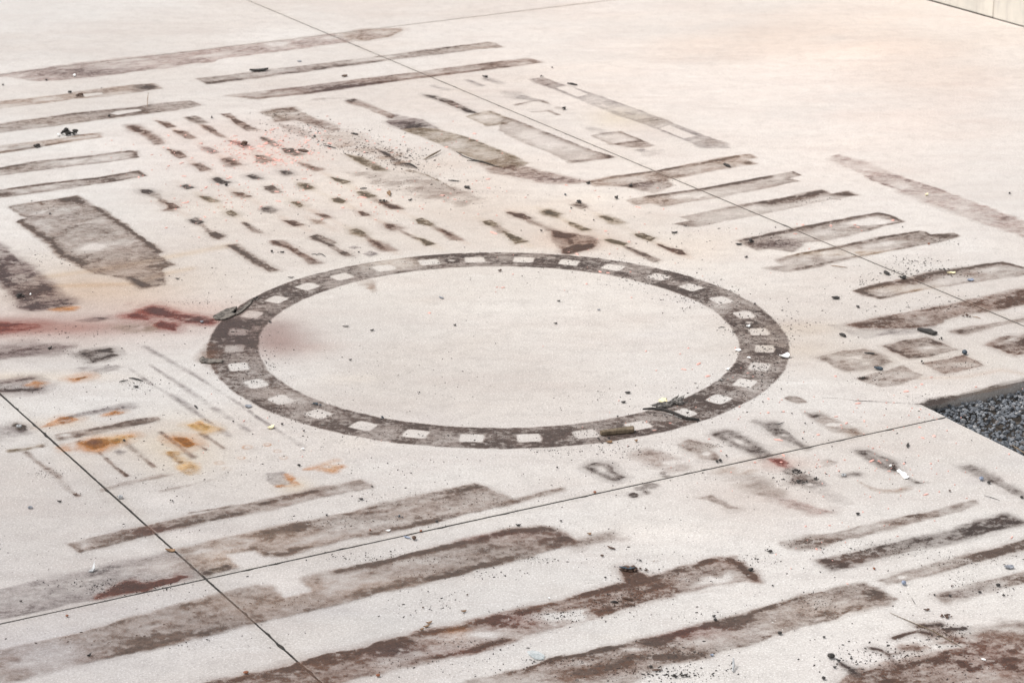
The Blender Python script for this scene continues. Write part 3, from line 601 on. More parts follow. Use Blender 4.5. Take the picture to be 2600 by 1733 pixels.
# ---- the ring
RC = np.array([-.0793, 13.8006]); RO, RI = 1.7086, 1.4163; RM = (RO + RI) / 2
HOLES = np.array([(1090, 597), (985, 602), (883, 616), (787, 636), (707, 658), (636, 688), (578, 722), (548, 762), (543, 800), (549, 842), (593, 880), (645, 918), (733, 950), (835, 978), (955, 996), (1083, 1006), (1215, 1006), (1346, 998), (1468, 978), (1570, 950), (1652, 917), (1713, 880), (1745, 842), (1757, 801), (1742, 762), (1710, 723), (1656, 689), (1587, 660), (1515, 635), (1410, 613), (1307, 603), (1202, 597)]) * (2600 / 2352.)
def ring_build():
    step = .008; xs = np.arange(-RO - .03, RO + .03, step); n = len(xs)
    g = np.stack(np.meshgrid(xs, xs), -1).reshape(-1, 2); r = np.linalg.norm(g, axis=1); W_ = g + RC
    n1 = fb(W_, .05, 901, 4, 1.2); nb = fb(W_, .22, 907, 4, 1.0); n3 = fb(W_, .02, 911, 3)
    wob = (n1 - .5) * .016 + (fb(W_, .35, 931, 3) - .5) * .02 * (np.abs(W_[:, 0] - RC[0]) > .5)
    sd = np.minimum(RO - r, r - RI)
    base = sm(sd + wob, -.005, .006)
    den = .40 + .55 * sm(nb, .3, .7) + .28 * np.exp(-np.clip(RO - r, 0, 1) / .018) + .15 * np.exp(-np.clip(r - RI, 0, 1) / .03)
    p = px_of(W_)
    for x, y, rx, ry, am in ((1010, 665, 75, 14, -.42), (950, 690, 40, 12, -.2), (1838, 785, 38, 16, -.5), (1880, 820, 20, 20, -.2), (1925, 985, 45, 14, -.42), (2350, 0, 1, 1, 0), (760, 1020, 40, 18, -.42), (690, 1005, 40, 14, -.2),
                             (880, 1060, 60, 14, -.3), (990, 1085, 30, 10, -.3), (1700, 1070, 30, 10, -.2), (1290, 1100, 50, 14, -.15), (1650, 735, 50, 12, .25), (1740, 740, 60, 25, .35), (1930, 880, 40, 40, .35), (1780, 1000, 60, 30, .25),
                             (560, 860, 70, 90, .5), (690, 960, 50, 20, .25), (900, 700, 40, 12, .3), (1540, 1080, 60, 14, .3), (1420, 1105, 30, 10, .3), (1150, 650, 150, 8, .2), (1055, 1120, 60, 10, .25), (1620, 670, 80, 7, -.25), (1500, 660, 90, 7, -.25)):
        den += am * np.exp(-(((p[:, 0] - x) / rx)**2 + ((p[:, 1] - y) / ry)**2)) * (.5 + n1)
    hg = ground_of(HOLES) - RC; faint = {6: .72, 7: .45, 8: .5, 5: .85, 11: .8, 12: .9}
    for k, h in enumerate(hg):
        a = math.atan2(h[1], h[0]); er = np.array([math.cos(a), math.sin(a)]); et = np.array([-er[1], er[0]])
        hc = er * (np.linalg.norm(h) * .5 + RM * .5)
        u = np.abs((g - hc) @ et); v = np.abs((g - hc) @ er)
        hd = .063 * (1 - ((u / .066)**6 + (v / .058)**6)**(1 / 6)) + (n1 - .5) * .010
        f = sm(hd, -.006, .007) * faint.get(k, 1.0)
        rim = np.exp(-np.clip(-hd, 0, 9) / .022) * (hd < .02)
        den = (den + .22 * rim * nb * 1.6 - .10 * np.exp(-((np.clip(-hd, 0, 9) - .004) / .012)**2)) * (1 - f)
    for (x, y), k in zip(((650 + 1800 / K, 433 + 828 / K), (1300 + 2185 / K, 433 + 1398 / K)), (0, 1)):   # two small bolt rings
        c = ground_of([(x, y)])[0]; dd = np.linalg.norm(W_ - c, axis=1)
        den = np.where(dd < .07, np.clip(den + .7 * np.exp(-((dd - .038) / .016)**2), 0, 1.3), den) * (1 - .95 * sm(.022 - dd, -.004, .004))
    den = np.clip(den, .12, 1.2) * base * (.7 + .6 * n3)
    hm = np.ones(len(g))
    for k, h in enumerate(hg):
        a = math.atan2(h[1], h[0]); er = np.array([math.cos(a), math.sin(a)]); et = np.array([-er[1], er[0]]); hc = er * (np.linalg.norm(h) * .5 + RM * .5)
        hd = .063 * (1 - ((np.abs((g - hc) @ et) / .066)**6 + (np.abs((g - hc) @ er) / .058)**6)**(1 / 6)) + (n1 - .5) * .010
        hm *= 1 - sm(hd, -.006, .007) * faint.get(k, 1.0)
    den *= hm
    col = np.repeat(np.array((.15, .112, .095))[None], len(g), 0) * (.75 + .5 * fb(W_, .1, 915, 3))[:, None]
    def tint(x, y, rx, ry, cc, am):
        nonlocal col
        f = (am * np.exp(-(((p[:, 0] - x) / rx)**2 + ((p[:, 1] - y) / ry)**2)))[:, None]; col = col * (1 - f) + np.array(cc) * f
    tint(1000, 668, 70, 14, (.42, .34, .25), .8); tint(590, 840, 60, 50, (.14, .09, .085), .7); tint(700, 1000, 60, 20, (.22, .15, .11), .5)
    sheet('ring_mark', W_, n, den, col, ('large dark brown circular band on the pavement with a row of pale square gaps', 'ring mark'))
ring_build()

# ---- far bars, top left
S('dirt_stain', 'longest and farthest soft brown bar along the hairline joint at the top left', '00', [(-60,700),(250,650),(600,600),(1100,540),(1800,470),(2353,402),(3060,318),(3205,385),(2750,450),(2353,500),(2010,545),(1950,575),(1800,580),(1400,640),(905,705),(500,742),(300,742),(100,712),(-60,705)], 'pink', .42, .1, s=.02, rough=.03, spots=((700,660,450,45,.4),(1900,560,90,25,.45),(2500,440,200,30,.15),(3000,370,250,40,-.15)), tints=((800,660,600,60,'purple',.7),))
S('dirt_stain', 'small soft rusty brown patch just right of the long joint at the top', '10', [(790,322),(1000,275),(1330,260),(1350,285),(1200,345),(1000,372),(900,360)], 'tan', .3, .35, ew=.05, s=.03, spots=((950,330,90,25,.35),(1150,310,90,18,-.2)), tints=((1000,320,200,40,'brown',.6),))
S('dirt_stain', 'narrow tan bar at the left edge with a white slot beside a black clod', '00', [(-200,960),(0,935),(650,860),(720,842),(1230,782),(1400,772),(1480,812),(1300,845),(960,890),(700,910),(0,1000),(-200,1030)], 'tan', .38, .12, holes=([(742,868),(930,850),(955,866),(780,893)],), spots=((1340,808,100,32,.6),(1000,840,200,30,.1)), tints=((1350,808,130,50,'dark',.9),(900,850,150,40,'grey',.5)))
S('dirt_stain', 'second grey bar at the left edge, with white slot and dark right end', '00', [(-200,1170),(0,1140),(330,1095),(700,1040),(1280,985),(1380,962),(1750,925),(1860,970),(1600,1020),(1300,1050),(900,1105),(400,1170),(0,1220),(-200,1260)], 'grey', .45, .2, holes=([(1010,1048),(1060,1024),(1280,1002),(1310,1020),(1080,1060)],), spots=((1680,965,170,35,.5),(1330,1010,60,30,.4)), strokes=(([(0,1145),(700,1045),(1280,988)],.03,.25),), tints=((600,1120,600,40,'tan',.4),))
S('dirt_stain', 'thin dark edged bar at the left edge below the two black clods', '00', [(-200,1385),(0,1345),(560,1275),(720,1245),(910,1225),(935,1262),(700,1295),(480,1330),(300,1365),(0,1410),(-200,1450)], 'tan', .35, .2, strokes=(([(-100,1425),(0,1405),(300,1360),(480,1330),(680,1300)],.03,.6),([(720,1245),(910,1225)],.02,.5)), tints=((300,1360,400,25,'dark',.7),))
S('dirt_stain', 'dark rimmed bar at the left edge ending in a square hook', '00', [(-200,1570),(0,1545),(300,1490),(850,1430),(1180,1385),(1262,1390),(1268,1448),(1000,1492),(500,1550),(200,1590),(-200,1640)], 'grey', .16, .3, strokes=(([(-100,1570),(0,1550),(300,1498),(850,1434),(1180,1392)],.025,.45),([(1190,1390),(1255,1400),(1250,1445)],.04,.55)), spots=((100,1550,350,40,.5),))
S('dirt_stain', 'lowest of the thin left bars, dark rimmed with a pointed right tip', '01', [(-200,215),(0,180),(400,115),(850,70),(1270,4),(1340,48),(1000,110),(500,180),(100,240),(-200,270)], 'grey', .3, .2, strokes=(([(0,180),(850,74),(1270,10),(1335,48)],.02,.55),), spots=((950,80,120,25,.4),(30,220,110,20,.6)))
S('dirt_stain', 'long grey bar behind the ring with a black strip lying on it', '10', [(-543,725),(-230,688),(0,660),(110,640),(500,600),(1200,510),(2120,388),(2200,398),(2265,437),(2000,460),(1200,560),(700,625),(450,665),(200,685),(0,722),(-450,775)], 'grey', .42, .15, strokes=(([(-450,765),(0,712),(450,655),(1150,560)],.04,.4),([(1500,465),(2080,405)],.03,.35)), spots=((1700,460,600,20,-.15),(2150,435,90,18,.3)), tints=((2100,435,200,30,'tan',.7),(100,660,700,60,'purple',.5)))
S('dirt_stain', 'longest dark bar crossing the far joint, nearer of the far pair', '10', [(-270,880),(0,845),(500,790),(1000,720),(1500,665),(1700,630),(1950,605),(2353,552),(2483,536),(2530,542),(2620,574),(2353,615),(1600,710),(1100,775),(500,862),(0,915),(-130,900)], 'brown', .5, .12, strokes=(([(0,905),(500,850),(1100,765),(1600,702),(2300,615)],.035,.35),), spots=((700,800,500,50,.3),(2550,560,80,20,.2)), tints=((700,800,500,50,'purple',.7),))
S('dirt_stain', 'thin grey line from the hook to the head of the dark diagonal streak', '10', lines=[[(430,940),(560,915),(820,905)]], c='grey', d=.25, lw=.015, s=.02)
# ---- diagonal marks, top middle
S('dirt_stain', 'ragged brown patch in the upper middle with crumbs trailing off it', '10', [(70,1030),(200,1000),(330,990),(470,1060),(560,1100),(790,1195),(700,1205),(520,1145),(380,1105),(290,1110),(170,1122),(120,1060)], 'brown', .55, .1, rough=.03, s=.02, tints=((200,1060,250,60,'olive',.5),), spots=((650,1160,150,30,-.2),))
S('dirt_stain', 'broken trail of brown crumbs and stain below the ragged brown patch', '10', [(220,1150),(330,1165),(480,1245),(430,1258),(300,1200)], 'brown', .3, .1, rough=.04, s=.03)
S('dirt_stain', 'slim dark streak leading down into the blackest blob', '10', [(825,925),(900,910),(1010,955),(1280,1058),(1250,1092),(1060,1022),(1000,985),(850,950)], 'brown', .5, .1, spots=((870,925,50,18,.5),(960,955,60,20,-.4)), tints=((870,925,80,20,'dark',.9),))
S('dirt_stain', 'blackest purple brown blob on the long diagonal mark', '10', [(1190,1120),(1280,1058),(1400,1080),(1530,1100),(1680,1188),(1500,1200),(1340,1190)], 'purple', .75, .1, rough=.02, spots=((1480,1150,130,35,.5),(1230,1110,60,30,-.2)), tints=((1500,1160,150,40,'dark',.9),))
S('dirt_stain', 'long olive grey diagonal bar running down from the blackest blob', '10', [(1340,1192),(1480,1175),(1680,1190),(1960,1270),(2353,1430),(2500,1500),(2353,1562),(2150,1520),(1850,1400),(1600,1290)], 'olive', .28, .2, ew=.06, strokes=(([(1960,1275),(2353,1435)],.03,.3),([(1850,1400),(2150,1518)],.025,.3)), spots=((1480,1220,150,40,.35),))
S('dirt_stain', 'soft reddish brown smear pointing right toward the first far right bar', '11', [(2050,-70),(2300,-130),(2450,-40),(2660,28),(3045,105),(2960,125),(2600,95),(2353,55),(2200,20)], 'brown', .45, .05, s=.03, rough=.02, tints=((2700,80,400,60,'pink',.8),))
S('dirt_stain', 'small dark hyphen shaped streak near the far joint', '10', [(1530,872),(1640,884),(1790,925),(2030,1043),(1950,1036),(1700,930),(1580,892)], 'dark', .7, .1, spots=((1610,895,50,15,.3),(1670,905,30,10,-.5)), tints=((1800,970,150,50,'brown',.7),))
S('dirt_stain', 'pale olive square with a thin dark rim left of the far joint', '10', [(2030,1043),(2150,1022),(2370,1110),(2290,1140),(2130,1162),(1930,1070)], 'olive', .14, .25, ew=.03, s=.015, strokes=(([(2150,1024),(2370,1108)],.02,.5),([(2120,1155),(2260,1130)],.03,.4)))
S('dirt_stain', 'long pale bar left of the far joint ending in a brown hooked tip', '20', [(-80,1080),(0,1092),(200,1172),(500,1290),(750,1390),(950,1448),(750,1475),(520,1502),(500,1478),(300,1390),(50,1290),(-120,1200)], 'grey', .12, .22, ew=.04, strokes=(([(0,1095),(200,1175)],.03,.3),([(300,1220),(750,1385),(930,1446)],.03,.45),([(930,1455),(520,1492)],.03,.4)), spots=((850,1440,100,18,.4),), tints=((850,1440,300,60,'brown',.6),))
S('dirt_stain', 'farthest pale diagonal band with two white slots, right of the far joint', '20', [(150,730),(290,712),(440,770),(700,850),(1040,965),(1400,1100),(1700,1220),(1990,1330),(1980,1357),(1750,1360),(1590,1290),(1340,1190),(900,1030),(600,905),(380,820)], 'cool', .26, .16, ew=.04, holes=([(400,808),(520,785),(700,868),(600,892)],[(1350,1182),(1440,1150),(1700,1250),(1580,1276)]), spots=((1830,1305,130,35,.4),(300,760,130,35,.2),(1290,1110,70,18,.3)), tints=((1290,1115,300,60,'olive',.5),(300,760,160,60,'brown',.6),(1850,1310,150,50,'grey',.8)))
S('dirt_stain', 'faint thin outlined box corner just right of the far joint', '20', lines=[[(40,965),(150,940),(250,922),(440,996)]], c='grey', d=.42, lw=.014, s=.02)
S('dirt_stain', 'thin grey tick under the faint thin outlined box corner', '20', lines=[[(190,1032),(330,1020),(420,1055)]], c='grey', d=.42, lw=.014, s=.02)
S('dirt_stain', 'faint grey wisp at the upper end of the far joint boxes', '20', [(-60,850),(60,860),(230,920),(150,920),(60,910)], 'cool', .2, .05, s=.04)
S('dirt_stain', 'small outlined square with a dark brown lower edge right of the far joint', '20', [(720,1246),(850,1226),(1000,1212),(1190,1290),(1290,1340),(1200,1362),(1040,1348),(960,1330),(900,1328)], 'grey', .08, .28, ew=.025, strokes=(([(1000,1214),(1190,1290)],.02,.4),([(960,1328),(1190,1298)],.025,.5)), spots=((1150,1330,100,25,.55),), tints=((1120,1320,180,40,'brown',.7),))
S('dirt_stain', 'short grey dash above the small outlined square', '20', lines=[[(720,1182),(790,1200),(860,1225)]], c='cool', d=.3, lw=.02, s=.03)
S('dirt_stain', 'broken grey tail below the small outlined square', '20', lines=[[(1180,1385),(1280,1408),(1350,1385)]], c='cool', d=.3, lw=.025, s=.04, rough=.03)
S('dirt_stain', 'upper of two faint grey dashes beyond the dark hyphen streak', '10', lines=[[(2110,725),(2250,770)]], c='cool', d=.35, lw=.02, s=.03)
S('dirt_stain', 'lower of two faint grey dashes beyond the dark hyphen streak', '10', lines=[[(1950,742),(2080,790)]], c='cool', d=.32, lw=.02, s=.03)
S('dirt_stain', 'faint long grey dash just left of the far joint', '10', lines=[[(1620,790),(1780,832)]], c='cool', d=.22, lw=.015, s=.03)
# ---- right hand bars
S('dirt_stain', 'first bar right of the middle, crossing the far joint under the fishtail end', '21', [(690,103),(960,50),(1340,0),(1700,-65),(2060,-137),(2190,-152),(2245,-117),(2160,-100),(2235,-60),(1900,-10),(1650,40),(1420,80),(1480,140),(1300,210),(1150,175),(1040,150),(900,140),(770,145)], 'tan', .3, .1, strokes=(([(720,98),(960,52),(1340,2),(1700,-60),(2060,-130)],.035,.65),([(2150,-70),(2220,-62)],.04,.4),([(2160,-145),(2230,-118)],.03,.4)), spots=((1180,140,160,40,.35),(900,110,150,30,.15)), tints=((1250,150,220,60,'purple',.9),(1200,0,900,60,'grey',.6)))
S('dirt_stain', 'second bar right of the middle with a stepped tan left end', '21', [(1055,275),(1300,228),(1750,165),(2353,52),(2583,8),(2655,45),(2550,75),(2635,97),(2353,160),(1900,240),(1500,310),(1380,327),(1280,298),(1140,316)], 'grey', .18, .12, strokes=(([(1250,240),(1750,168),(2350,58)],.035,.55),([(2583,12),(2650,45)],.02,.3)), spots=((1350,280,250,35,.2),(2560,75,40,18,.35)), tints=((1350,280,300,60,'tan',.9),))
S('dirt_stain', 'third bar right of the middle, with a separate dark block at its right end', '31', [(-813,430),(-273,320),(0,275),(500,180),(590,216),(730,190),(822,228),(560,275),(300,330),(0,388),(-400,470),(-640,520),(-700,522),(-870,492),(-720,463)], 'grey', .1, .14, strokes=(([(-500,372),(-50,290)],.025,.3),([(0,295),(250,255),(480,200)],.06,.75),([(600,222),(800,222)],.03,.4)), spots=((710,215,90,22,.6),(-760,492,90,22,.55)), tints=((300,250,500,50,'brown',.4),))
S('dirt_stain', 'fourth bar right of the middle with a rounded outline end and purple left part', '31', [(-270,645),(0,583),(300,520),(800,420),(1020,388),(1125,410),(1247,472),(1050,510),(930,545),(750,600),(500,640),(320,665),(290,710),(220,750),(0,715),(-100,740),(-200,692)], 'grey', .26, .1, strokes=(([(-260,642),(0,586),(300,528),(800,430),(1020,395)],.035,.6),([(1020,391),(1125,413),(1240,470)],.022,.65),([(1240,475),(1050,508),(930,545)],.018,.4)), spots=((130,680,230,45,.45),(-150,680,90,40,.35),(950,470,150,40,-.2)), tints=((130,680,260,60,'purple',.9),))
S('dirt_stain', 'fifth bar right of the middle with a ragged dark arrow tip', '31', [(80,825),(280,765),(600,705),(1100,600),(1400,553),(1450,565),(1495,592),(1700,575),(1767,600),(1600,655),(1200,725),(800,800),(500,875),(200,935),(70,916),(-30,897),(140,875)], 'grey', .2, .1, strokes=(([(90,825),(280,772),(600,712),(1100,608),(1380,560)],.025,.5),([(1450,570),(1500,598)],.02,.4),([(200,920),(800,795),(1600,650)],.012,.25)), spots=((1620,600,150,22,.6),(1150,620,180,25,.3),(80,900,60,20,.3)), tints=((1000,760,900,30,'yellow',.35),))
S('dirt_stain', 'sixth bar on the right, dirtiest along its upper edge where it meets the joint', '31', [(780,1105),(1000,1045),(1340,985),(1450,945),(1700,905),(2150,836),(2353,890),(2450,930),(2353,960),(2000,1010),(1400,1100),(1030,1178),(880,1150)], 'grey', .16, .12, strokes=(([(800,1100),(1000,1052),(1340,995),(1450,955),(1700,920),(2100,850)],.045,.75),([(830,1110),(1030,1172)],.025,.55),([(2150,840),(2353,890)],.03,.5),([(1030,1175),(1400,1098)],.02,.3)), spots=((1380,970,90,30,.5),(1850,950,130,25,.35)), tints=((1200,1020,400,50,'brown',.6),(1300,1090,300,30,'yellow',.35)))
S('dirt_stain', 'solid dark brown bar running off the right edge across the joint', '31', [(740,1420),(1000,1355),(1150,1330),(1500,1262),(1800,1205),(2353,1090),(2560,1050),(2560,1185),(2353,1225),(2000,1300),(1750,1330),(1500,1430),(1200,1450),(850,1440)], 'brown', .62, .1, rough=.02, spots=((1850,1240,250,60,.3),(2200,1160,200,40,.2)), tints=((1300,1390,400,60,'grey',.5),))
S('dirt_stain', 'faint grey continuation at the left end of the solid dark brown bar', '31', [(560,1420),(740,1415),(860,1442),(1200,1455),(1500,1435),(1300,1480),(900,1540),(760,1500)], 'cool', .2, .05, s=.03)
S('dirt_stain', 'short thin bar under the solid dark brown bar at the right edge', '31', [(1700,1482),(1900,1435),(2353,1358),(2480,1335),(2480,1358),(2353,1382),(1950,1460),(1800,1500)], 'grey', .45, .1, s=.015)
S('dirt_stain', 'faint pinkish diagonal band on the cream slab at the far right', '31', [(560,-108),(650,-142),(1000,-20),(1200,50),(1650,200),(2353,475),(2353,605),(2000,480),(1500,300),(1250,200),(950,85),(850,25)], 'pink', .26, .10, s=.03, rough=.03, strokes=(([(860,5),(1200,60),(1650,200)],.03,.2),([(950,85),(1250,195)],.015,.25)), spots=((1290,100,60,20,.3),(2100,420,300,60,.2)))
# ---- squares on the right
S('square_mark', 'pale grey square mark nearest the ring, first of the four by the gravel', '32', [(430,150),(700,92),(880,65),(1130,190),(1000,240),(720,280),(560,205)], 'grey', .3, .22, ew=.05, s=.018, spots=((760,170,170,40,-.35),), group='square stains by the gravel bed')
S('square_mark', 'largest grey square mark, farthest of the four by the gravel', '32', [(1040,45),(1230,0),(1460,-36),(1740,80),(1500,140),(1300,162)], 'grey', .4, .18, ew=.05, s=.018, strokes=(([(1060,50),(1300,158),(1500,140)],.03,.25),), spots=((1450,60,150,30,-.2),), tints=((1200,100,200,60,'brown',.5),), group='square stains by the gravel bed')
S('square_mark', 'faint square mark with a black tip on its left corner', '32', [(825,345),(1240,225),(1400,310),(1360,345),(1040,420)], 'grey', .28, .18, ew=.04, s=.018, spots=((860,345,60,14,.7),(1150,340,150,30,-.1)), tints=((860,345,60,20,'dark',.9),), group='square stains by the gravel bed')
S('square_mark', 'brown rimmed square mark with a black pebble on its top corner', '32', [(1425,205),(1800,130),(1990,225),(1620,302)], 'brown', .28, .26, ew=.04, s=.012, spots=((1700,205,130,35,-.15),), group='square stains by the gravel bed')
S('square_mark', 'darkest brown square mark cut by the right edge of the picture', '32', [(2000,30),(2150,-30),(2353,-60),(2560,-90),(2560,80),(2353,110),(2260,128),(2130,70)], 'brown', .75, .1, rough=.02, tints=((2300,20,200,80,'dark',.4),))
# ---- left patches
S('dirt_stain', 'large grey rectangular patch with ragged dark edges at the left', '01', [(75,330),(700,238),(820,318),(910,345),(1100,470),(1300,610),(1490,750),(1440,765),(1600,870),(1490,900),(1520,1050),(1300,1082),(1200,1010),(1000,960),(870,950),(720,862),(550,780),(440,660),(300,570),(160,475),(190,450),(250,440),(180,410)], 'grey', .26, .22, ew=.05, rough=.018, strokes=(([(910,350),(1150,510),(1490,748)],.035,.55),([(165,470),(300,565),(440,655),(550,780),(720,860)],.05,.6),([(1180,985),(1260,1030),(1340,1060)],.03,.5),([(600,270),(700,242),(800,310)],.06,.4)), spots=((700,270,120,35,.4),(720,800,140,50,.35),(1400,850,250,100,.25),(1000,560,250,60,.05),(850,700,200,50,-.15),(400,400,150,40,-.12)), tints=((1200,900,500,70,'tan',.5),(400,320,150,30,'tan',.4)))
S('dirt_stain', 'dark purple grey patch at the left edge narrowing to a black smudge', '01', [(-100,640),(0,680),(100,760),(330,950),(500,1100),(650,1210),(600,1262),(300,1288),(200,1260),(130,1130),(0,1025),(-100,930)], 'purple', .5, .12, s=.025, rough=.02, strokes=(([(0,1010),(130,1130),(220,1262)],.07,.3),([(0,690),(330,955),(480,1090)],.04,.15)), spots=((300,1150,300,120,.2),(20,950,70,120,.3),(160,890,80,60,-.35),(300,1230,120,50,.25)), tints=((350,1100,300,80,'brown',.4),))
S('rust_stain', 'flat brick red smear at the left edge of the picture', '01', [(-100,1395),(0,1400),(350,1415),(390,1440),(300,1460),(0,1482),(-100,1490)], 'red', 1.15, .05, s=.03)
S('rust_stain', 'wing shaped red brown smear reaching toward the ring from the left', '01', [(1230,1245),(1390,1228),(1480,1265),(1620,1320),(1850,1350),(1980,1365),(1960,1405),(1840,1400),(1650,1385),(1400,1320),(1280,1285)], 'red', 1.15, .05, s=.02, rough=.02, spots=((1780,1370,120,30,.3),(1450,1300,80,30,.3)), tints=((1450,1295,100,40,'purple',.6),(1800,1370,120,30,'purple',.6)))
S('rust_stain', 'small pale red smear under the wing shaped one', '01', [(1120,1332),(1240,1308),(1345,1315),(1350,1368),(1220,1352)], 'red', .8, .05, s=.03)
S('rust_stain', 'dark red lozenge near the left side of the ring', '01', [(1420,1425),(1480,1392),(1625,1420),(1610,1470),(1480,1452)], 'red', 1.2, .05, s=.018, spots=((1530,1430,60,20,.3),))
S('dirt_stain', 'blurred grey green smear left of the dark red lozenge', '01', [(1100,1442),(1300,1410),(1400,1440),(1360,1465),(1200,1477)], 'olive', .5, .05, s=.03, tints=((1250,1440,150,40,'grey',.7),))
S('rust_stain', 'small rust orange streak under the dark purple grey patch', '01', [(480,1278),(600,1262),(690,1262),(670,1282),(560,1290)], 'orange', .45, .05, s=.015)
S('dirt_stain', 'soft grey spindle smear left of the red smears', '01', [(700,1380),(850,1352),(1000,1352),(1010,1362),(900,1385),(760,1392)], 'purple', .45, .05, s=.03, spots=((950,1362,60,14,.3),))
S('dirt_stain', 'dark rough square smudge below the red smears', '02', [(735,125),(800,95),(890,90),(1010,72),(1058,125),(950,165),(860,188),(800,150)], 'dark', .75, .25, ew=.03, s=.016, rough=.02, spots=((910,118,70,22,-.55),(1040,130,60,14,.2)))
S('dirt_stain', 'soft grey streak under the dark rough square smudge', '02', [(740,245),(1050,225),(1110,240),(900,262)], 'cool', .4, .05, s=.04)
S('dirt_stain', 'dark grey smudge with a black line at the left edge above the near joint', '02', [(-60,385),(270,350),(430,400),(360,462),(-60,490)], 'purple', .5, .1, s=.03, strokes=(([(-20,462),(150,450),(350,445)],.025,.6),), tints=((200,450,220,25,'dark',.9),))
for nm, pts, dd in (('longest thin grey diagonal line, passing nearest the ring at lower left', [(1330,50),(1800,320),(2250,610),(2353,692),(2790,975)], .34),
                    ('middle thin grey diagonal line left of the ring', [(1380,220),(1560,340),(1800,500),(2000,640),(2285,822)], .32),
                    ('leftmost of the three long thin diagonal lines left of the ring', [(1180,245),(1400,405),(1630,530),(1900,730),(2100,862)], .38)):
    S('line_mark', nm, '02', lines=[pts], c='cool', d=dd, lw=.009, s=.008, rough=.006, group='thin diagonal lines left of the ring')
for nm, pts in (('short grey line right of the yellow rust patch', [(1850,850),(1960,920),(2052,985)]), ('short grey line ending below the yellow rust patch', [(1600,870),(1760,920),(1890,995)]),
                ('short line running through the orange rust square', [(1480,840),(1640,960),(1775,1070)]), ('thin line from the black dot down to a rusty tip', [(1150,925),(1290,1050),(1412,1152)]),
                ('thin line below the orange blob with a rusty foot', [(910,1020),(1060,1160),(1165,1238)]), ('long thin line left of the near joint ending in a rusty tip', [(240,1020),(340,1110),(520,1230),(640,1370),(720,1420)]),
                ('short rusty line left of the orange rust square', [(1530,1020),(1600,1070),(1660,1115)])):
    S('line_mark', nm, '02', lines=[pts], c='grey', d=.36, lw=.008, s=.008, rough=.006, spots=((pts[-1][0],pts[-1][1],50,35,.4),), tints=((pts[-1][0],pts[-1][1],60,40,'brown',.8),))
S('line_mark', 'grey horizontal streak with an orange glow below it, left middle', '02', lines=[[(620,705),(780,665),(960,635),(1180,600)]], c='cool', d=.42, lw=.016, s=.02)
S('dirt_stain', 'slim dark grey bar between the two orange rust stains', '02', [(505,862),(900,795),(1300,718),(1440,703),(1475,725),(1300,762),(700,882),(540,906)], 'grey', .45, .1, s=.01, strokes=(([(830,815),(1080,780)],.02,.5),), spots=((610,865,60,18,-.5),))
for nm, pl, cc, dd, ti in (('dull orange wedge of rust beside the near joint', [(370,795),(480,745),(560,705),(650,705),(745,718),(640,750),(480,775)], 'orange', .5, ((600,735,60,30,'redbrown',.6),)),
                       ('small orange smear right of the grey horizontal streak', [(960,685),(1060,650),(1130,662),(1080,682)], 'orange', .4, ()),
                       ('brightest orange rust blob with a red brown core', [(765,948),(850,910),(950,905),(1200,878),(1080,925),(960,965),(890,995),(820,985)], 'orange', .95, ((870,935,70,35,'redbrown',.75),(1100,900,150,40,'yellow',.8))),
                       ('bright orange rust square left of the ring lines', [(1585,892),(1690,892),(1790,950),(1720,978),(1640,930)], 'orange', 1.1, ()),
                       ('yellow rust patch above the orange rust square', [(1740,780),(1840,752),(1930,780),(1980,815),(1880,838)], 'yellow', .5, ((1830,765,40,12,'orange',.8),)),
                       ('thin orange dash at the left below the dark square smudge', [(660,352),(790,322),(810,335),(710,358)], 'orange', .8, ()),
                       ('small orange spot at the left edge smudge', [(280,405),(340,378),(400,390),(330,420)], 'orange', .3, ()),
                       ('brown orange stain left of the orange rust square', [(1520,1012),(1640,1018),(1670,1060),(1700,1110),(1620,1110)], 'yellow', .45, ((1590,1040,60,30,'redbrown',.4),)),
                       ('yellow brown patch at the foot of the rust stains', [(1660,1155),(1740,1120),(1830,1220),(1750,1230)], 'yellow', .38, ((1760,1180,60,60,'grey',.5),)),
                       ('small orange spot against the near joint', [(545,985),(600,970),(640,1005),(590,1012)], 'orange', .4, ())):
    S('rust_stain', nm, '02', pl, cc, dd, .1, ew=.02, s=.02, rough=.02, tints=ti)
S('rust_stain', 'spidery orange rust splash under the ring at lower left', '12', lines=[[(570,1160),(630,1130),(720,1095)],[(580,1170),(640,1172),(700,1190)],[(640,1130),(740,1150)],[(450,1180),(540,1165)]], c='orange', d=.42, lw=.006, s=.016, rough=.03, tints=((680,1150,100,60,'yellow',.3),))
S('rust_stain', 'orange spot at the right of the small grey patch under the ring', '12', lines=[[(280,1230),(340,1290),(400,1320)],[(330,1300),(360,1325),(200,1340)]], c='orange', d=.45, lw=.008, s=.02, rough=.03)
S('dirt_stain', 'small grey patch beside the orange spots under the ring', '12', [(78,1210),(260,1198),(330,1300),(200,1335),(110,1290)], 'cool', .35, .1, s=.014, spots=((220,1210,50,14,.5),(170,1280,70,30,.2)))
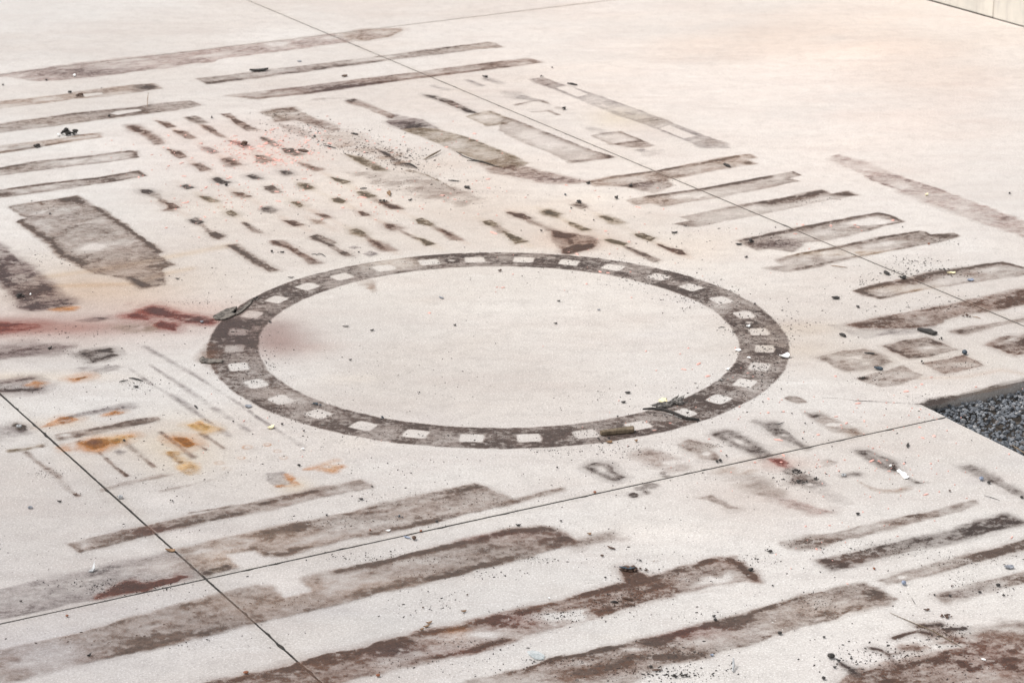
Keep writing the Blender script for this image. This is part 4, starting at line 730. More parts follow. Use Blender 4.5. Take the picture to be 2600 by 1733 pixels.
for nm, t, x, y, r, dd in (('clearest orange rust ring, upper right of its cluster', '02', 2275, 975, .024, .8), ('smaller orange rust ring below the clearest one', '02', 2218, 1072, .018, .6), ('thin broken rust ring in the middle of its cluster', '02', 2015, 1118, .020, .5),
                       ('faintest grey rust ring at the bottom of its cluster', '02', 2090, 1176, .022, .3), ('pale rust ring near the end of the long diagonal line', '12', 105, 952, .018, .55), ('pale rust ring below the end of the long diagonal line', '12', 198, 1010, .018, .4), ('bright rust ring nearest the spidery splash', '12', 255, 1072, .019, .75)):
    c0 = gp(t, x, y); pts = [(full('00', [(0, 0)])[0] * 0 + px_of(np.array([[c0[0] + r * math.cos(a), c0[1] + r * math.sin(a)]]))[0]) for a in np.linspace(0, 6.283, 17)]
    S('rust_ring', nm, '00', lines=[[tuple(np.array(q) * K) for q in pts]], c='orange', d=dd * .5, lw=.0038, s=.005, rough=.004, step=.004, group='small rust rings left of the ring', tints=((x, y, 500, 300, 'orange', 0),))
S('line_mark', 'thin grey line right of the near joint under the rust stains', '02', lines=[[(940,1365),(1100,1325),(1300,1280),(1500,1235),(1700,1200)]], c='grey', d=.32, lw=.012, s=.012)
S('line_mark', 'lower thin line under the rust stains ending in a small red tip', '02', lines=[[(1500,1375),(1760,1315),(1970,1268)]], c='grey', d=.28, lw=.007, s=.008)
S('line_mark', 'third thin line just above the near brown bar', '02', lines=[[(1750,1575),(1950,1545),(2353,1482)]], c='grey', d=.35, lw=.007, s=.008)
S('line_mark', 'short grey streak left of the near joint', '02', lines=[[(95,1012),(230,998),(370,962)]], c='olive', d=.4, lw=.014, s=.016)
S('dirt_stain', 'flat dark oval spot right of the near joint beside the orange blob', '02', [(700,920),(735,907),(772,918),(735,936),(705,932)], 'grey', .75, 0, s=.004, rough=.002)
S('dirt_stain', 'flat dark oval spot touching the left side of the near joint', '02', [(364,965),(388,948),(412,960),(390,978),(368,976)], 'grey', .75, 0, s=.004, rough=.002)
S('dirt_stain', 'pale grey oval spot below the bright orange blob', '02', [(1050,1020),(1095,998),(1150,1018),(1095,1042)], 'cool', .22, .15, ew=.01, s=.006)
S('dirt_stain', 'dark donut stain around a bolt left of the near joint', '02', [(105,770),(150,752),(230,780),(238,812),(200,832),(150,812)], 'dark', .85, .1, s=.008, spots=((175,788,32,16,-1.0),), tints=((175,790,90,50,'olive',.3),))
S('dirt_stain', 'soft grey smear around the dark donut stain', '02', [(-60,800),(120,790),(280,850),(120,880),(-60,885)], 'cool', .3, .05, s=.05)
S('oval_mark', 'darker of two flat grey ovals behind the ring', '11', [(988,768),(1050,740),(1118,765),(1050,792)], 'cool', .5, .1, s=.006, rough=.004)
S('oval_mark', 'paler of two flat grey ovals behind the ring', '11', [(848,708),(900,693),(945,707),(900,720)], 'cool', .28, .05, s=.008, rough=.004)
S('oval_mark', 'brown grey leaf shaped spot right of the ring', '32', [(152,525),(190,503),(260,508),(310,530),(345,560),(270,570),(200,550)], 'grey', .6, .05, s=.005, rough=.003)
S('dirt_stain', 'faint brown blotch inside the ring near its far left side', '11', [(1020,1040),(1070,1030),(1110,1100),(1070,1125)], 'tan', .32, 0, s=.03)
# ---- near bars
S('dirt_stain', 'narrow brown bar crossing the near joint just below the rust stains', '03', [(625,295),(1000,200),(1250,148),(1700,50),(2353,-77),(2850,-195),(3300,-288),(3380,-255),(3425,-222),(2950,-130),(2500,-30),(2200,30),(1600,150),(1200,260),(740,366)], 'grey', .42, .14, strokes=(([(1250,240),(1600,145),(2200,25)],.03,.3),([(630,297),(740,362)],.015,.35),([(2400,-80),(2900,-200)],.03,.3)), spots=((1400,180,150,40,.35),(3000,-170,200,40,.15),(850,290,150,30,-.12)), tints=((1400,180,200,50,'redbrown',.6),(2800,-120,500,80,'brown',.5)))
S('dirt_stain', 'wide grey brown bar in front of the ring with a square notch below', '13', [(-700,345),(-350,260),(0,180),(420,95),(870,0),(1600,-172),(2000,-260),(2110,-228),(2380,-100),(2353,-78),(2000,5),(1700,80),(1300,170),(900,245),(500,330),(250,415),(100,402),(0,342),(-288,390),(-183,505),(-480,575),(-505,575)], 'grey', .36, .1, rough=.02, strokes=(([(250,405),(500,325),(900,240),(1300,165),(1700,75)],.04,.3),([(150,160),(330,150)],.07,.4),([(0,345),(120,395),(250,405)],.04,.35),([(330,350),(470,345)],.03,.5)), spots=((850,110,380,45,-.32),(1750,-110,450,70,.22),(1150,-60,250,40,.2)), tints=((200,250,500,130,'tan',.8),(-300,420,300,130,'sand',.9),(1300,0,500,40,'brown',.4)))
S('dirt_stain', 'thin grey tail leading right from the wide grey brown bar', '22', lines=[[(-60,1500),(0,1480),(200,1420),(440,1362)]], c='grey', d=.5, lw=.016, s=.015)
S('dirt_stain', 'pale grey bar left of the near joint with a brown crust on its lower edge', '03', [(-100,730),(0,712),(400,635),(800,552),(1000,500),(1550,380),(1640,400),(1750,500),(1850,580),(1300,720),(900,800),(500,880),(0,985),(-100,1000)], 'cool', .2, .06, s=.02, strokes=(([(850,550),(1000,503),(1550,388)],.05,.35),([(300,870),(700,815),(900,790)],.05,.25)), spots=((100,950,300,60,.15),), tints=((1600,500,300,80,'tan',.5),))
S('dirt_crust', 'thick ragged brown dirt crust just above the joint at lower left', '03', [(890,790),(980,745),(1080,680),(1150,640),(1240,628),(1290,662),(1400,655),(1520,630),(1650,588),(1715,600),(1600,640),(1400,690),(1300,722),(1150,750),(1000,775)], 'redbrown', 1.1, .1, s=.008, rough=.03, big=.3, strokes=(([(900,785),(1300,700),(1650,605)],.03,.5),), tints=((1200,690,200,50,'dark',.5),))
S('dirt_crust', 'dark strip of caked dirt along the lower right edge of the tan square notch', '03', lines=[[(1895,568),(1960,545),(2080,518)]], c='dark', d=.95, lw=.02, s=.01, rough=.02, tints=((1990,545,90,30,'olive',.4),))
S('dirt_stain', 'long wide bar from the left edge with a pale square notch above', '13', [(-2450,1290),(-1650,1120),(-1150,975),(-450,800),(0,690),(130,690),(250,805),(535,740),(420,610),(660,550),(1300,420),(1800,290),(2353,162),(2550,140),(2720,150),(2850,205),(2940,290),(2650,370),(2353,450),(1700,620),(1100,745),(840,830),(300,950),(0,1020),(-450,1130),(-1050,1280),(-1550,1400),(-2450,1600)], 'grey', .36, .08, rough=.02, vary=.25, strokes=(([(750,545),(1300,425),(1800,300),(2353,175),(2620,155)],.035,.8),([(-1500,1390),(-1050,1265),(-400,1100),(0,1005)],.06,.35),([(-1100,1190),(-700,1080)],.05,.25),([(1000,765),(1700,608),(2353,430)],.05,.35),([(-1650,1120),(-1150,985),(-450,810)],.04,.2),([(2640,160),(2900,270)],.05,.25)), spots=((530,660,110,80,.5),(-900,1080,500,50,-.2),(1500,460,350,50,-.25),(-2250,1500,250,80,.3),(-400,940,300,80,.12)), tints=((900,680,700,90,'tan',.7),(0,850,600,90,'tan',.6),(2000,220,900,60,'redbrown',.6),(2600,300,400,80,'brown',.5),(-1900,1350,600,150,'purple',.5)))
S('dirt_stain', 'short soft grey tail right of the long wide notched bar', '23', lines=[[(560,300),(700,270),(900,225)]], c='grey', d=.4, lw=.03, s=.03)
S('dirt_stain', 'long rust brown bar with a square lump, second from the bottom', '13', [(-500,1590),(0,1478),(400,1380),(1000,1240),(1500,1110),(2000,1010),(2353,925),(2950,772),(3250,690),(3375,645),(3348,520),(3400,500),(3610,590),(3750,565),(4250,420),(4400,425),(4550,530),(4650,650),(4500,632),(3850,750),(3500,850),(3150,960),(2850,1040),(2353,1180),(2000,1290),(1700,1345),(1400,1410),(1000,1500),(650,1600),(300,1720),(-700,1750)], 'brown', .6, .1, rough=.03, vary=.22, big=1.1, strokes=(([(1000,1245),(1500,1118),(2000,1020),(2353,935),(2950,785),(3250,705)],.04,.35),([(3600,600),(3750,575),(4250,430),(4380,430)],.05,.45),([(4380,430),(4500,530),(4600,625)],.03,.7),([(1500,1375),(1900,1300),(2300,1180)],.03,.4)), spots=((4050,600,330,60,-.38),(2880,960,250,50,-.5),(750,1430,130,40,-.35),(2100,1130,200,40,-.3),(3500,640,200,70,.35),(2400,1040,250,60,.3)), tints=((1850,1120,130,60,'orange',.5),(1800,1290,250,40,'redbrown',.6),(2400,1000,300,80,'redbrown',.8),(1300,1300,300,80,'purple',.6),(4100,580,500,100,'grey',.7),(200,1500,300,80,'grey',.4)))
S('dirt_stain', 'long grey red bar nearest the bottom with a dark red upper edge', '23', [(-700,1620),(0,1470),(400,1340),(650,1295),(1000,1222),(1350,1140),(1900,1000),(2348,872),(2700,762),(3180,655),(3240,662),(3350,705),(3500,800),(3440,850),(3050,945),(2800,1020),(2348,1165),(1900,1285),(1750,1340),(1400,1400),(1200,1500),(900,1750),(-900,1750)], 'grey', .42, .08, rough=.025, vary=.2, big=1.0, strokes=(([(1250,1170),(1500,1115),(1900,1015),(2100,980)],.06,.75),([(0,1465),(400,1345),(1000,1235)],.03,.5),([(2100,950),(2348,880),(2700,775)],.03,.3),([(1100,1330),(1600,1350),(1750,1330)],.04,.35),([(3230,670),(3460,830)],.03,.25),([(700,1480),(1000,1400)],.05,.5)), spots=((1130,1270,200,35,-.5),(700,1400,200,30,-.4),(1400,1220,150,50,.35),(3000,850,300,50,-.15),(2600,960,300,60,.1)), tints=((1600,1110,450,80,'redbrown',.85),(300,1400,500,80,'brown',.6),(2900,900,500,100,'tan',.5)))
S('dirt_stain', 'large ragged red brown stain filling the bottom right corner', '33', [(560,1640),(700,1530),(850,1450),(1000,1430),(1200,1400),(1550,1300),(1880,1225),(1700,1200),(1560,1190),(1480,1130),(1400,1050),(1560,1040),(1700,1110),(1850,1190),(2000,1140),(2250,1128),(2353,1155),(2520,1180),(2520,1760),(500,1760)], 'brown', .5, .05, rough=.05, s=.02, vary=.16, big=1.2, strokes=(([(1750,1380),(1870,1455),(2100,1380),(2250,1350)],.02,.6),([(2300,1400),(2353,1450)],.05,.3)), spots=((1650,1500,300,80,.15),(1600,1190,130,40,.1)), tints=((1700,1170,200,60,'brown',.5),(2000,1350,500,200,'redbrown',.45)))
S('dirt_stain', 'soft grey hump above the bottom right corner stain', '33', [(1950,1120),(2150,1050),(2250,1010),(2353,1010),(2520,1080),(2520,1200),(2200,1160)], 'grey', .35, .05, s=.04)
S('dirt_stain', 'torn splinter shaped dark streaks above the bottom right corner stain', '33', lines=[[(940,1250),(1030,1270),(1110,1310),(1200,1300)],[(1110,1315),(1150,1370),(1200,1410)],[(1170,1160),(1270,1125),(1370,1100),(1480,1120)],[(1380,1050),(1580,1040)],[(680,1405),(760,1450),(830,1510)],[(1640,1085),(1800,1070)]], c='dark', d=.75, lw=.009, s=.01, rough=.014, tints=((1300,1200,300,200,'brown',.6),))
S('dirt_stain', 'thin ragged brown patch between the splinter streaks', '33', [(1180,1250),(1340,1220),(1460,1240),(1380,1290),(1230,1280)], 'brown', .4, .1, s=.02, rough=.05)
# ---- right near bars
S('dirt_stain', 'first and palest of the four near right bars, blotchy', '33', [(150,290),(400,235),(650,183),(900,122),(1100,85),(1450,0),(1700,-60),(1900,-105),(1960,-75),(1700,12),(1250,120),(850,222),(450,320),(180,337)], 'grey', .3, .08, s=.02, rough=.02, spots=((350,275,160,35,.45),(1380,40,180,30,.45),(1160,100,70,20,.45),(560,220,60,30,-.25)), group='four parallel near right bars')
S('dirt_stain', 'second and darkest of the four near right bars', '33', [(460,445),(900,350),(1280,260),(1700,165),(2150,38),(2200,34),(2353,98),(1900,222),(1300,362),(900,460),(580,536)], 'dark', .55, .1, s=.014, rough=.012, spots=((1650,220,400,50,.2),), tints=((1000,400,700,100,'grey',.5),(700,450,300,60,'brown',.5)), group='four parallel near right bars')
S('dirt_stain', 'third of the four near right bars, with a pale dot', '33', [(1015,630),(1300,545),(1500,485),(2000,360),(2353,262),(2560,205),(2560,300),(2353,352),(1900,460),(1550,565),(1100,670)], 'grey', .55, .1, s=.014, rough=.012, spots=((1225,600,30,14,-.7),(2100,380,200,40,.2)), group='four parallel near right bars')
S('dirt_stain', 'fourth of the four near right bars, nearest the bottom right corner', '33', [(1545,770),(1900,670),(2353,545),(2560,500),(2560,620),(2353,650),(2100,720),(1850,780),(1620,835)], 'grey', .48, .1, s=.014, rough=.012, spots=((2200,600,200,40,.2),(1850,740,150,20,-.1)), tints=((1800,750,300,60,'purple',.4),), group='four parallel near right bars')
S('dirt_stain', 'short dark diagonal stroke below the gravel bed', '32', [(1780,1155),(1860,1140),(2000,1205),(2353,1390),(2450,1440),(2400,1470),(2250,1400),(1900,1210)], 'dark', .5, .05, s=.022, rough=.01)
# ---- loops under the ring
S('loop_mark', 'oval loop with a pale middle, leftmost of those under the ring', '22', [(680,1158),(760,1120),(890,1130),(930,1190),(1030,1245),(960,1278),(880,1265),(760,1200)], 'dark', .02, .75, ew=.022, s=.014, spots=((820,1190,60,30,-.2),), group='loop marks below the ring')
S('loop_mark', 'blurred brown patch with a small pale hole, second under the ring', '22', [(1140,1035),(1250,1000),(1370,1020),(1500,1110),(1545,1150),(1450,1168),(1350,1110),(1200,1060)], 'brown', .45, .05, s=.03, spots=((1425,1125,55,18,-.6),(1300,1040,90,25,.2)), group='loop marks below the ring')
S('loop_mark', 'forked grey smudge with a white centre, third under the ring', '22', [(1530,955),(1620,908),(1750,940),(1920,962),(1830,1000),(1880,1030),(1880,1090),(1780,1085),(1690,1025),(1560,982)], 'grey', .5, .1, s=.02, rough=.02, spots=((1780,1037,45,20,-.9),), group='loop marks below the ring')
S('loop_mark', 'long grainy loop touching the joint, fourth under the ring', '22', [(1850,855),(1970,825),(2060,860),(2210,945),(2353,1050),(2290,1062),(2130,980),(1960,900)], 'dark', .12, .55, ew=.02, s=.016, spots=((2260,1010,90,40,.3),(2060,920,60,30,-.3)), group='loop marks below the ring')
S('loop_mark', 'dark smudge with a pale hole crossing to the joint, fifth under the ring', '32', [(-90,745),(60,758),(220,862),(340,980),(250,945),(100,892),(0,820)], 'dark', .42, .1, s=.018, spots=((155,862,50,18,-.6),(280,940,60,30,-.15)), group='loop marks below the ring')
S('loop_mark', 'rightmost long smudge with a white slit, ending on the joint', '32', [(352,660),(460,658),(640,740),(860,850),(760,872),(520,772),(400,702)], 'grey', .5, .08, s=.016, spots=((600,770,55,13,-.8),(430,690,50,20,.6)), tints=((430,690,60,30,'dark',.9),(780,840,120,40,'tan',.7)), group='loop marks below the ring')
S('loop_mark', 'narrow pointed loop leading to the white flake beyond the joint', '32', [(842,1008),(930,1008),(1130,1100),(1190,1180),(1160,1190),(1060,1150),(930,1070)], 'dark', .05, .65, ew=.02, s=.014, rough=.01, spots=((1170,1175,40,20,.7),))
S('dirt_stain', 'dark pointed tail below the white flake', '32', [(1270,1250),(1320,1262),(1400,1302),(1360,1302),(1290,1275)], 'dark', .8, .05, s=.014)
S('line_mark', 'faint thin arc curling left of the dark pointed tail', '32', lines=[[(850,1300),(940,1350),(1050,1382),(1180,1378),(1290,1340)]], c='tan', d=.22, lw=.008, s=.014)
S('rust_stain', 'soft red stain beyond the joint under the ring', '32', [(0,1085),(130,1078),(230,1150),(200,1175),(100,1150)], 'red', .5, 0, s=.03, spots=((120,1115,60,25,.3),))
S('dirt_stain', 'black brown stain under the dark scraps beyond the joint', '32', [(140,1190),(240,1170),(310,1215),(400,1260),(470,1310),(400,1335),(300,1320),(220,1300),(250,1250)], 'dark', .6, .1, s=.02, rough=.02, spots=((400,1318,40,12,-.7),), tints=((280,1270,100,60,'brown',.4),))
S('dirt_stain', 'small grey smudge right of the soft red stain', '32', [(490,1112),(560,1095),(640,1112),(580,1150),(530,1145)], 'grey', .38, .1, s=.016, rough=.02)
S('dirt_stain', 'short dark mark right of the steel nut', '32', lines=[[(700,1242),(740,1225),(825,1222)]], c='dark', d=.6, lw=.014, s=.012)
S('dirt_stain', 'soft brown smear just beyond the joint below the loops', '22', [(1950,1200),(2080,1180),(2260,1185),(2180,1215),(2050,1222)], 'tan', .45, 0, s=.03)
S('dirt_stain', 'grey smear running down right beyond the joint', '22', [(2090,1300),(2200,1290),(2353,1340),(2480,1380),(2480,1440),(2300,1400)], 'grey', .4, 0, s=.04)
S('dirt_stain', 'thin grey streak in front of the footprint spots', '22', [(1700,1440),(1830,1420),(1950,1480),(2060,1530),(1980,1535),(1850,1470)], 'grey', .4, .05, s=.025)
S('dirt_stain', 'broad faint brown smear in the middle right foreground', '32', [(60,1440),(250,1470),(560,1567),(450,1590),(200,1530)], 'pink', .4, 0, s=.04)
S('dirt_stain', 'faint grey smear below the black brown stain', '32', [(450,1340),(560,1380),(700,1480),(600,1480),(500,1400)], 'cool', .25, 0, s=.04)
for i, (x, y, rx, ry) in enumerate(((1118,1415,45,20), (1180,1356,38,12), (1232,1390,25,12), (1275,1330,60,22), (1385,1210,20,12), (1418,1245,35,10))):
    S('footprint_spot', ('biggest of the grey spots beside the joint in front of the ring', 'flat grey spot above the biggest one beside the joint', 'small round grey spot right of the biggest one beside the joint', 'dark blotch lying on the joint above the grey spots', 'tiny brown spot above the joint below the blurred brown patch', 'flat grey spot resting just above the joint')[i], '22',
      [(x + rx * math.cos(a), y + ry * math.sin(a)) for a in np.linspace(0, 5.5, 8)], 'dark', .5, .15, s=.006, rough=.008, group='grey spots beside the joint')
# ---- rows of small bolt marks
for t_, pl, cc, dd, ee, lb in BM:
    S('bolt_mark', lb, t_, pl, cc, dd * 1.35 + .08, ee * 1.15, ew=.016, strokes=(([pl[0], tuple(np.mean(pl, 0))], .02, .35),), s=.008 + .010 * ((SEED[0] * 7) % 10) / 10, rough=.016, big=.7, group='rows of small fixing marks behind the ring')
S('line_mark', 'thin olive line trailing off the olive brown streak', '11', lines=[[(1400,0),(1560,40),(1700,105),(1785,157)]], c='olive', d=.45, lw=.009, s=.012)
for lb, t_, pts, lw_ in (('soft link between two marks right of the round headed one', '11', [(1320,548),(1400,590),(1480,628)], .013), ('soft link below the clear round headed mark', '11', [(1000,600),(1060,645)], .018),
                       ('soft link running from the crescent oval', '11', [(1620,505),(1700,548)], .018), ('soft link below the open oval behind the ring', '11', [(2210,515),(2270,560)], .016),
                       ('soft link below the leftmost open oval', '01', [(1410,225),(1510,290)], .018), ('soft link below the clearest open oval', '01', [(1850,495),(1920,560)], .014),
                       ('soft link below the open slit mark', '21', [(1240,640),(1340,680)], .012), ('soft link from the frayed oval to the black scrap', '11', [(1060,240),(1140,290)], .016), ('pale grey link right of the dark lipped oval', '21', [(150,460),(360,545)], .022)):
    S('dirt_stain', lb, t_, lines=[pts], c='grey', d=.3, lw=lw_, s=.018)
S('crack', 'hairline crack running left from the corner of the gravel bed', '32', lines=[[(500,520),(620,524),(720,532),(800,548),(950,552),(1100,562),(1250,572),(1410,578)]], c='dark', d=.5, lw=.0022, s=.002, rough=.003, step=.004, cat='crack')

S('dirt_stain', 'ragged dark grey dirt band along the slab edge above the gravel', '32', [(1405,578),(1500,545),(1650,515),(1900,455),(2150,400),(2353,352),(2480,325),(2480,350),(2353,378),(2000,470),(1660,555),(1480,592)], 'dark', .55, .2, s=.01, rough=.02, spots=((1650,520,80,20,.4),(2100,420,150,20,.2)), tints=((1900,460,700,60,'olive',.3),))
S('dirt_stain', 'faint brown blotch field with crumbs left of the dark twigs in the upper middle', '10', [(700,1180),(950,1220),(1100,1330),(1300,1400),(1450,1520),(1300,1530),(1000,1400),(800,1380),(600,1260)], 'tan', .22, 0, s=.05, rough=.06)
S('dirt_stain', 'mottled grey veil behind the ring below the thin olive line', '11', [(900,20),(1400,0),(1800,150),(2100,260),(1900,330),(1500,230),(1100,130)], 'grey', .16, 0, s=.06, rough=.06)
S('dirt_stain', 'loose brown stain under the leftmost dark rubber piece', '02', [(1880,60),(1920,40),(1960,160),(2000,300),(1900,230),(1860,150)], 'brown', .35, 0, s=.03)
S('dirt_stain', 'brown streaks below the rust brown bar near the bottom edge', '23', lines=[[(300,1500),(600,1430),(1000,1330),(1350,1290)],[(500,1540),(800,1450),(1150,1370)]], c='brown', d=.5, lw=.03, s=.03, rough=.04)
S('dirt_stain', 'scuffed grey haze at the far left between two bars', '02', [(-60,60),(300,20),(700,40),(500,110),(150,150),(-60,170)], 'purple', .3, 0, s=.06, rough=.03)

# ------------------------------------------------------------------ loose things lying on the pavement
def put(name, V, F, mat, loc, label, cat, group=None, smooth=False):
    me = bpy.data.meshes.new(name); me.from_pydata([tuple(v) for v in V], [], [tuple(f) for f in F]); me.materials.append(M[mat] if isinstance(mat, str) else mat)
    if smooth: me.polygons.foreach_set('use_smooth', [True] * len(me.polygons))
    me.update(); o = add(bpy.data.objects.new(name, me)); o.location = loc
    if label: tag(o, label, cat, group)
    return o
def lump(r, seed, flat=.7, sub=2, amp=.25, edge=1.0):
    bm = bmesh.new(); bmesh.ops.create_icosphere(bm, subdivisions=sub, radius=1)
    rs = np.random.RandomState(seed); k = rs.randn(6, 3) * 1.6; ph = rs.rand(6) * 6
    V = []
    for v in bm.verts:
        p = np.array(v.co); d = 1 + amp * sum(math.sin(k[i] @ p * (1 + .5 * i) + ph[i]) / (1.5 + i * .6) for i in range(6)) * .6
        V.append(p * d * r * np.array([1, 1, flat]))
    F = [[v.index for v in f.verts] for f in bm.faces]; bm.free(); V = np.array(V); V[:, 2] -= V[:, 2].min() + r * .04
    V[:, 2] = np.maximum(V[:, 2], 0); return V, F
ZT = .004
def pebble(t, x, y, w, h, mat, label, cat='pebble', name='pebble', seed=None, amp=.18, flat=None):
    u = unit(t, x, y); g = gp(t, x, y); rx = w * u * .5; flat = flat or .62
    V, F = lump(1, seed or int(x * 7 + y * 3) % 9973, flat, 2, amp)
    ry = max(rx * .7, min(rx * 1.2, h * u * .5 / .55)); V = V * np.array([rx, ry, min(rx, ry)])
    return put(name, V, F, mat, (g[0], g[1], ZT), label, cat, smooth=True)
def chip(t, x, y, w, h, mat, label, rot=0, th=.004, name='chip', cat='debris', bend=.3, n=11, rag=.25, pts=None, rel=0, bump=.0):
    """flat flake: outline (ellipse w x h, turned by rot degrees, or given pts) laid on the ground, with thickness and a slight curl"""
    rs = np.random.RandomState(int(x * 3 + y * 11) % 9999); c = gp(t, x, y)
    if pts is None:
        a0 = math.radians(-rot); pts = []
        for a in np.linspace(0, 2 * math.pi, n, endpoint=False):
            r = 1 + rag * rs.randn() * .6
            px_, py_ = math.cos(a) * w / 2 * r, math.sin(a) * h / 2 * r
            pts.append((x + px_ * math.cos(a0) - py_ * math.sin(a0), y + px_ * math.sin(a0) + py_ * math.cos(a0)))
    P = G(t, pts) - c; R = np.linalg.norm(P, axis=1).max(); n = len(P)
    def zz(p): return bend * th * 4 * ((p[0] * .8 + p[1] * .6) / R)**2
    V = [(0, 0, .001)] + [(p[0] * .97, p[1] * .97, .0005 + zz(p)) for p in P] + [(p[0], p[1], th * (.8 + .4 * rs.rand()) + zz(p)) for p in P] + [(p[0] * .5, p[1] * .5, th * (1.05 + .5 * rs.rand()) + zz(p * .5) + bump * rs.rand()) for p in P] + [(0, 0, th * 1.2)]
    F = []
    for i in range(n):
        j = (i + 1) % n
        F += [(0, 1 + j, 1 + i), (1 + i, 1 + j, 1 + n + j, 1 + n + i), (1 + n + i, 1 + n + j, 1 + 2 * n + j, 1 + 2 * n + i), (1 + 2 * n + i, 1 + 2 * n + j, 1 + 3 * n)]
    return put(name, V, F, mat, (c[0], c[1], ZT + rel), label, cat)
def stick(t, pts, r, mat, label, name='twig', cat='twig', lift=(), seg=7, taper=.5, flatz=1.0):
    P = G(t, pts); c = P[0]; P = P - c; n = len(P); V, F = [], []
    L_ = [0] * n if not lift else lift
    for i in range(n):
        d = P[min(i + 1, n - 1)] - P[max(i - 1, 0)]; d = d / np.linalg.norm(d); nn = np.array([-d[1], d[0]])
        rr = r * (1 - taper * abs(2 * i / (n - 1) - 1)**3)
        for k in range(seg):
            a = 2 * math.pi * k / seg
            q = P[i] + nn * math.cos(a) * rr; V.append((q[0], q[1], rr * flatz * (1 + math.sin(a)) + L_[i]))
    for i in range(n - 1):
        for k in range(seg): F.append((i * seg + k, i * seg + (k + 1) % seg, (i + 1) * seg + (k + 1) % seg, (i + 1) * seg + k))
    F += [tuple(range(seg))[::-1], tuple(range((n - 1) * seg, n * seg))]
    return put(name, V, F, mat, (c[0], c[1], ZT), label, cat, smooth=True)
def clod(t, x, y, w, label, k=9, mat='black', seed=1, name='dirt_clod', hz=.8, stretch=(1, .7), size=.28):
    u = unit(t, x, y); c = gp(t, x, y); rs = np.random.RandomState(seed + int(x)); V, F, b = [], [], 0
    for i in range(k):
        a = rs.rand() * 6.28; q = rs.rand()**.6
        r = w * u * size * (.45 + .7 * rs.rand()) * (1.1 - .5 * q)
        v, f = lump(r, seed * 31 + i, .8, 1, .35)
        off = np.array([math.cos(a) * q * w * u * .42 * stretch[0], math.sin(a) * q * w * u * .42 * stretch[1] * 1.6, (1 - q) * r * hz])
        V.append(v + off); F += [[j + b for j in g_] for g_ in f]; b += len(v)
    return put(name, np.concatenate(V), F, mat, (c[0], c[1], ZT), label, 'dirt clod')

# the larger pieces on and around the ring
def slabpiece(t, pts, th, mat, label, name, cat, curl=None, rel=0):
    """a board-like piece given by its outline; curl gives the lift of every outline point"""
    P = G(t, pts); c = P.mean(0); P = P - c; n = len(P); cu = curl or [0] * n
    V = [(p[0], p[1], cu[i]) for i, p in enumerate(P)] + [(p[0], p[1], cu[i] + th) for i, p in enumerate(P)]
    bm = bmesh.new(); vs = [bm.verts.new(v) for v in V]
    bm.faces.new(vs[:n][::-1]); bm.faces.new(vs[n:])
    for i in range(n): bm.faces.new((vs[i], vs[(i + 1) % n], vs[n + (i + 1) % n], vs[n + i]))
    bmesh.ops.triangulate(bm, faces=[f for f in bm.faces if len(f.verts) > 4])
    bmesh.ops.recalc_face_normals(bm, faces=bm.faces)
    bmesh.ops.bevel(bm, geom=[e for e in bm.edges if e.calc_face_angle(0) > .7], offset=th * .18, segments=1, affect='EDGES')
    me = bpy.data.meshes.new(name); bm.to_mesh(me); bm.free(); me.materials.append(M[mat])
    o = add(bpy.data.objects.new(name, me)); o.location = (c[0], c[1], ZT + rel); tag(o, label, cat); return o
def kid(o, parent, name):
    for k in ('label', 'category', 'group'):
        if k in o: del o[k]
    o.name = name; o.data.name = name; o.location = o.location - parent.location; o.parent = parent; return o
pl = slabpiece('01', [(1955,1352),(1985,1335),(2075,1285),(2180,1262),(2130,1320),(2172,1330),(2120,1358),(2050,1382),(1975,1378)], .009, 'barkwood', 'grey weathered board offcut pointing off the left side of the ring', 'board_offcut', 'offcut')
kid(slabpiece('01', [(2160,1320),(2230,1268),(2300,1205),(2330,1190),(2300,1240),(2220,1310),(2175,1335)], .007, 'barkwood', 'x', 'splintered_end', 'x'), pl, 'splintered_end')
slabpiece('22', [(805,862),(1118,818),(1124,838),(1120,850),(830,876),(812,874)], .026, 'wood', 'short brown wooden stick block lying on the near edge of the ring', 'wood_block', 'wood block')
stick('22', [(1200,655),(1290,658),(1400,670),(1480,690),(1545,712),(1600,728),(1680,732),(1722,738)], .006, 'black', 'long curved black rubber strip lying across the near right part of the ring', 'rubber_strip', 'rubber strip', lift=[.012,.014,.012,.008,.004,.001,0,.002], flatz=1.7)
chip('22', 1420, 600, 270, 40, 'greywood', 'crumpled grey scrap on the inner edge of the ring above the black strip', rot=14, th=.010, name='crumpled_scrap', cat='scrap', rag=.45, bend=.6, bump=.02, n=20)
chip('22', 1530, 582, 90, 26, 'greywood', 'folded grey end of a scrap at the inner edge of the ring', rot=0, th=.014, name='folded_scrap', cat='scrap', rag=.3, bump=.015)
chip('22', 1400, 570, 90, 28, 'cream', 'pale yellow foam crumb beside the crumpled grey scrap', th=.012, rag=.5, name='foam_crumb', cat='foam crumb', bump=.01, rot=-10)
chip('22', 1470, 575, 40, 14, 'cream', 'smaller yellow foam crumb right of the first', th=.008, rag=.4, name='foam_crumb', cat='foam crumb')
slabpiece('02', [(1828,178),(1860,150),(1880,158),(1870,172),(1960,176),(2055,188),(2040,205),(1930,212),(1845,205)], .008, 'barkwood', 'dark broken rubber piece sticking out of the lower left side of the ring', 'rubber_piece', 'rubber piece')
stick('01', [(2210,1450),(2250,1462),(2300,1468)], .003, 'black', 'thin dark stick on the left side of the ring', lift=[.004,.002,0])
clod('11', 0, 1190, 60, 'black clod where the board offcut meets the ring', 7)
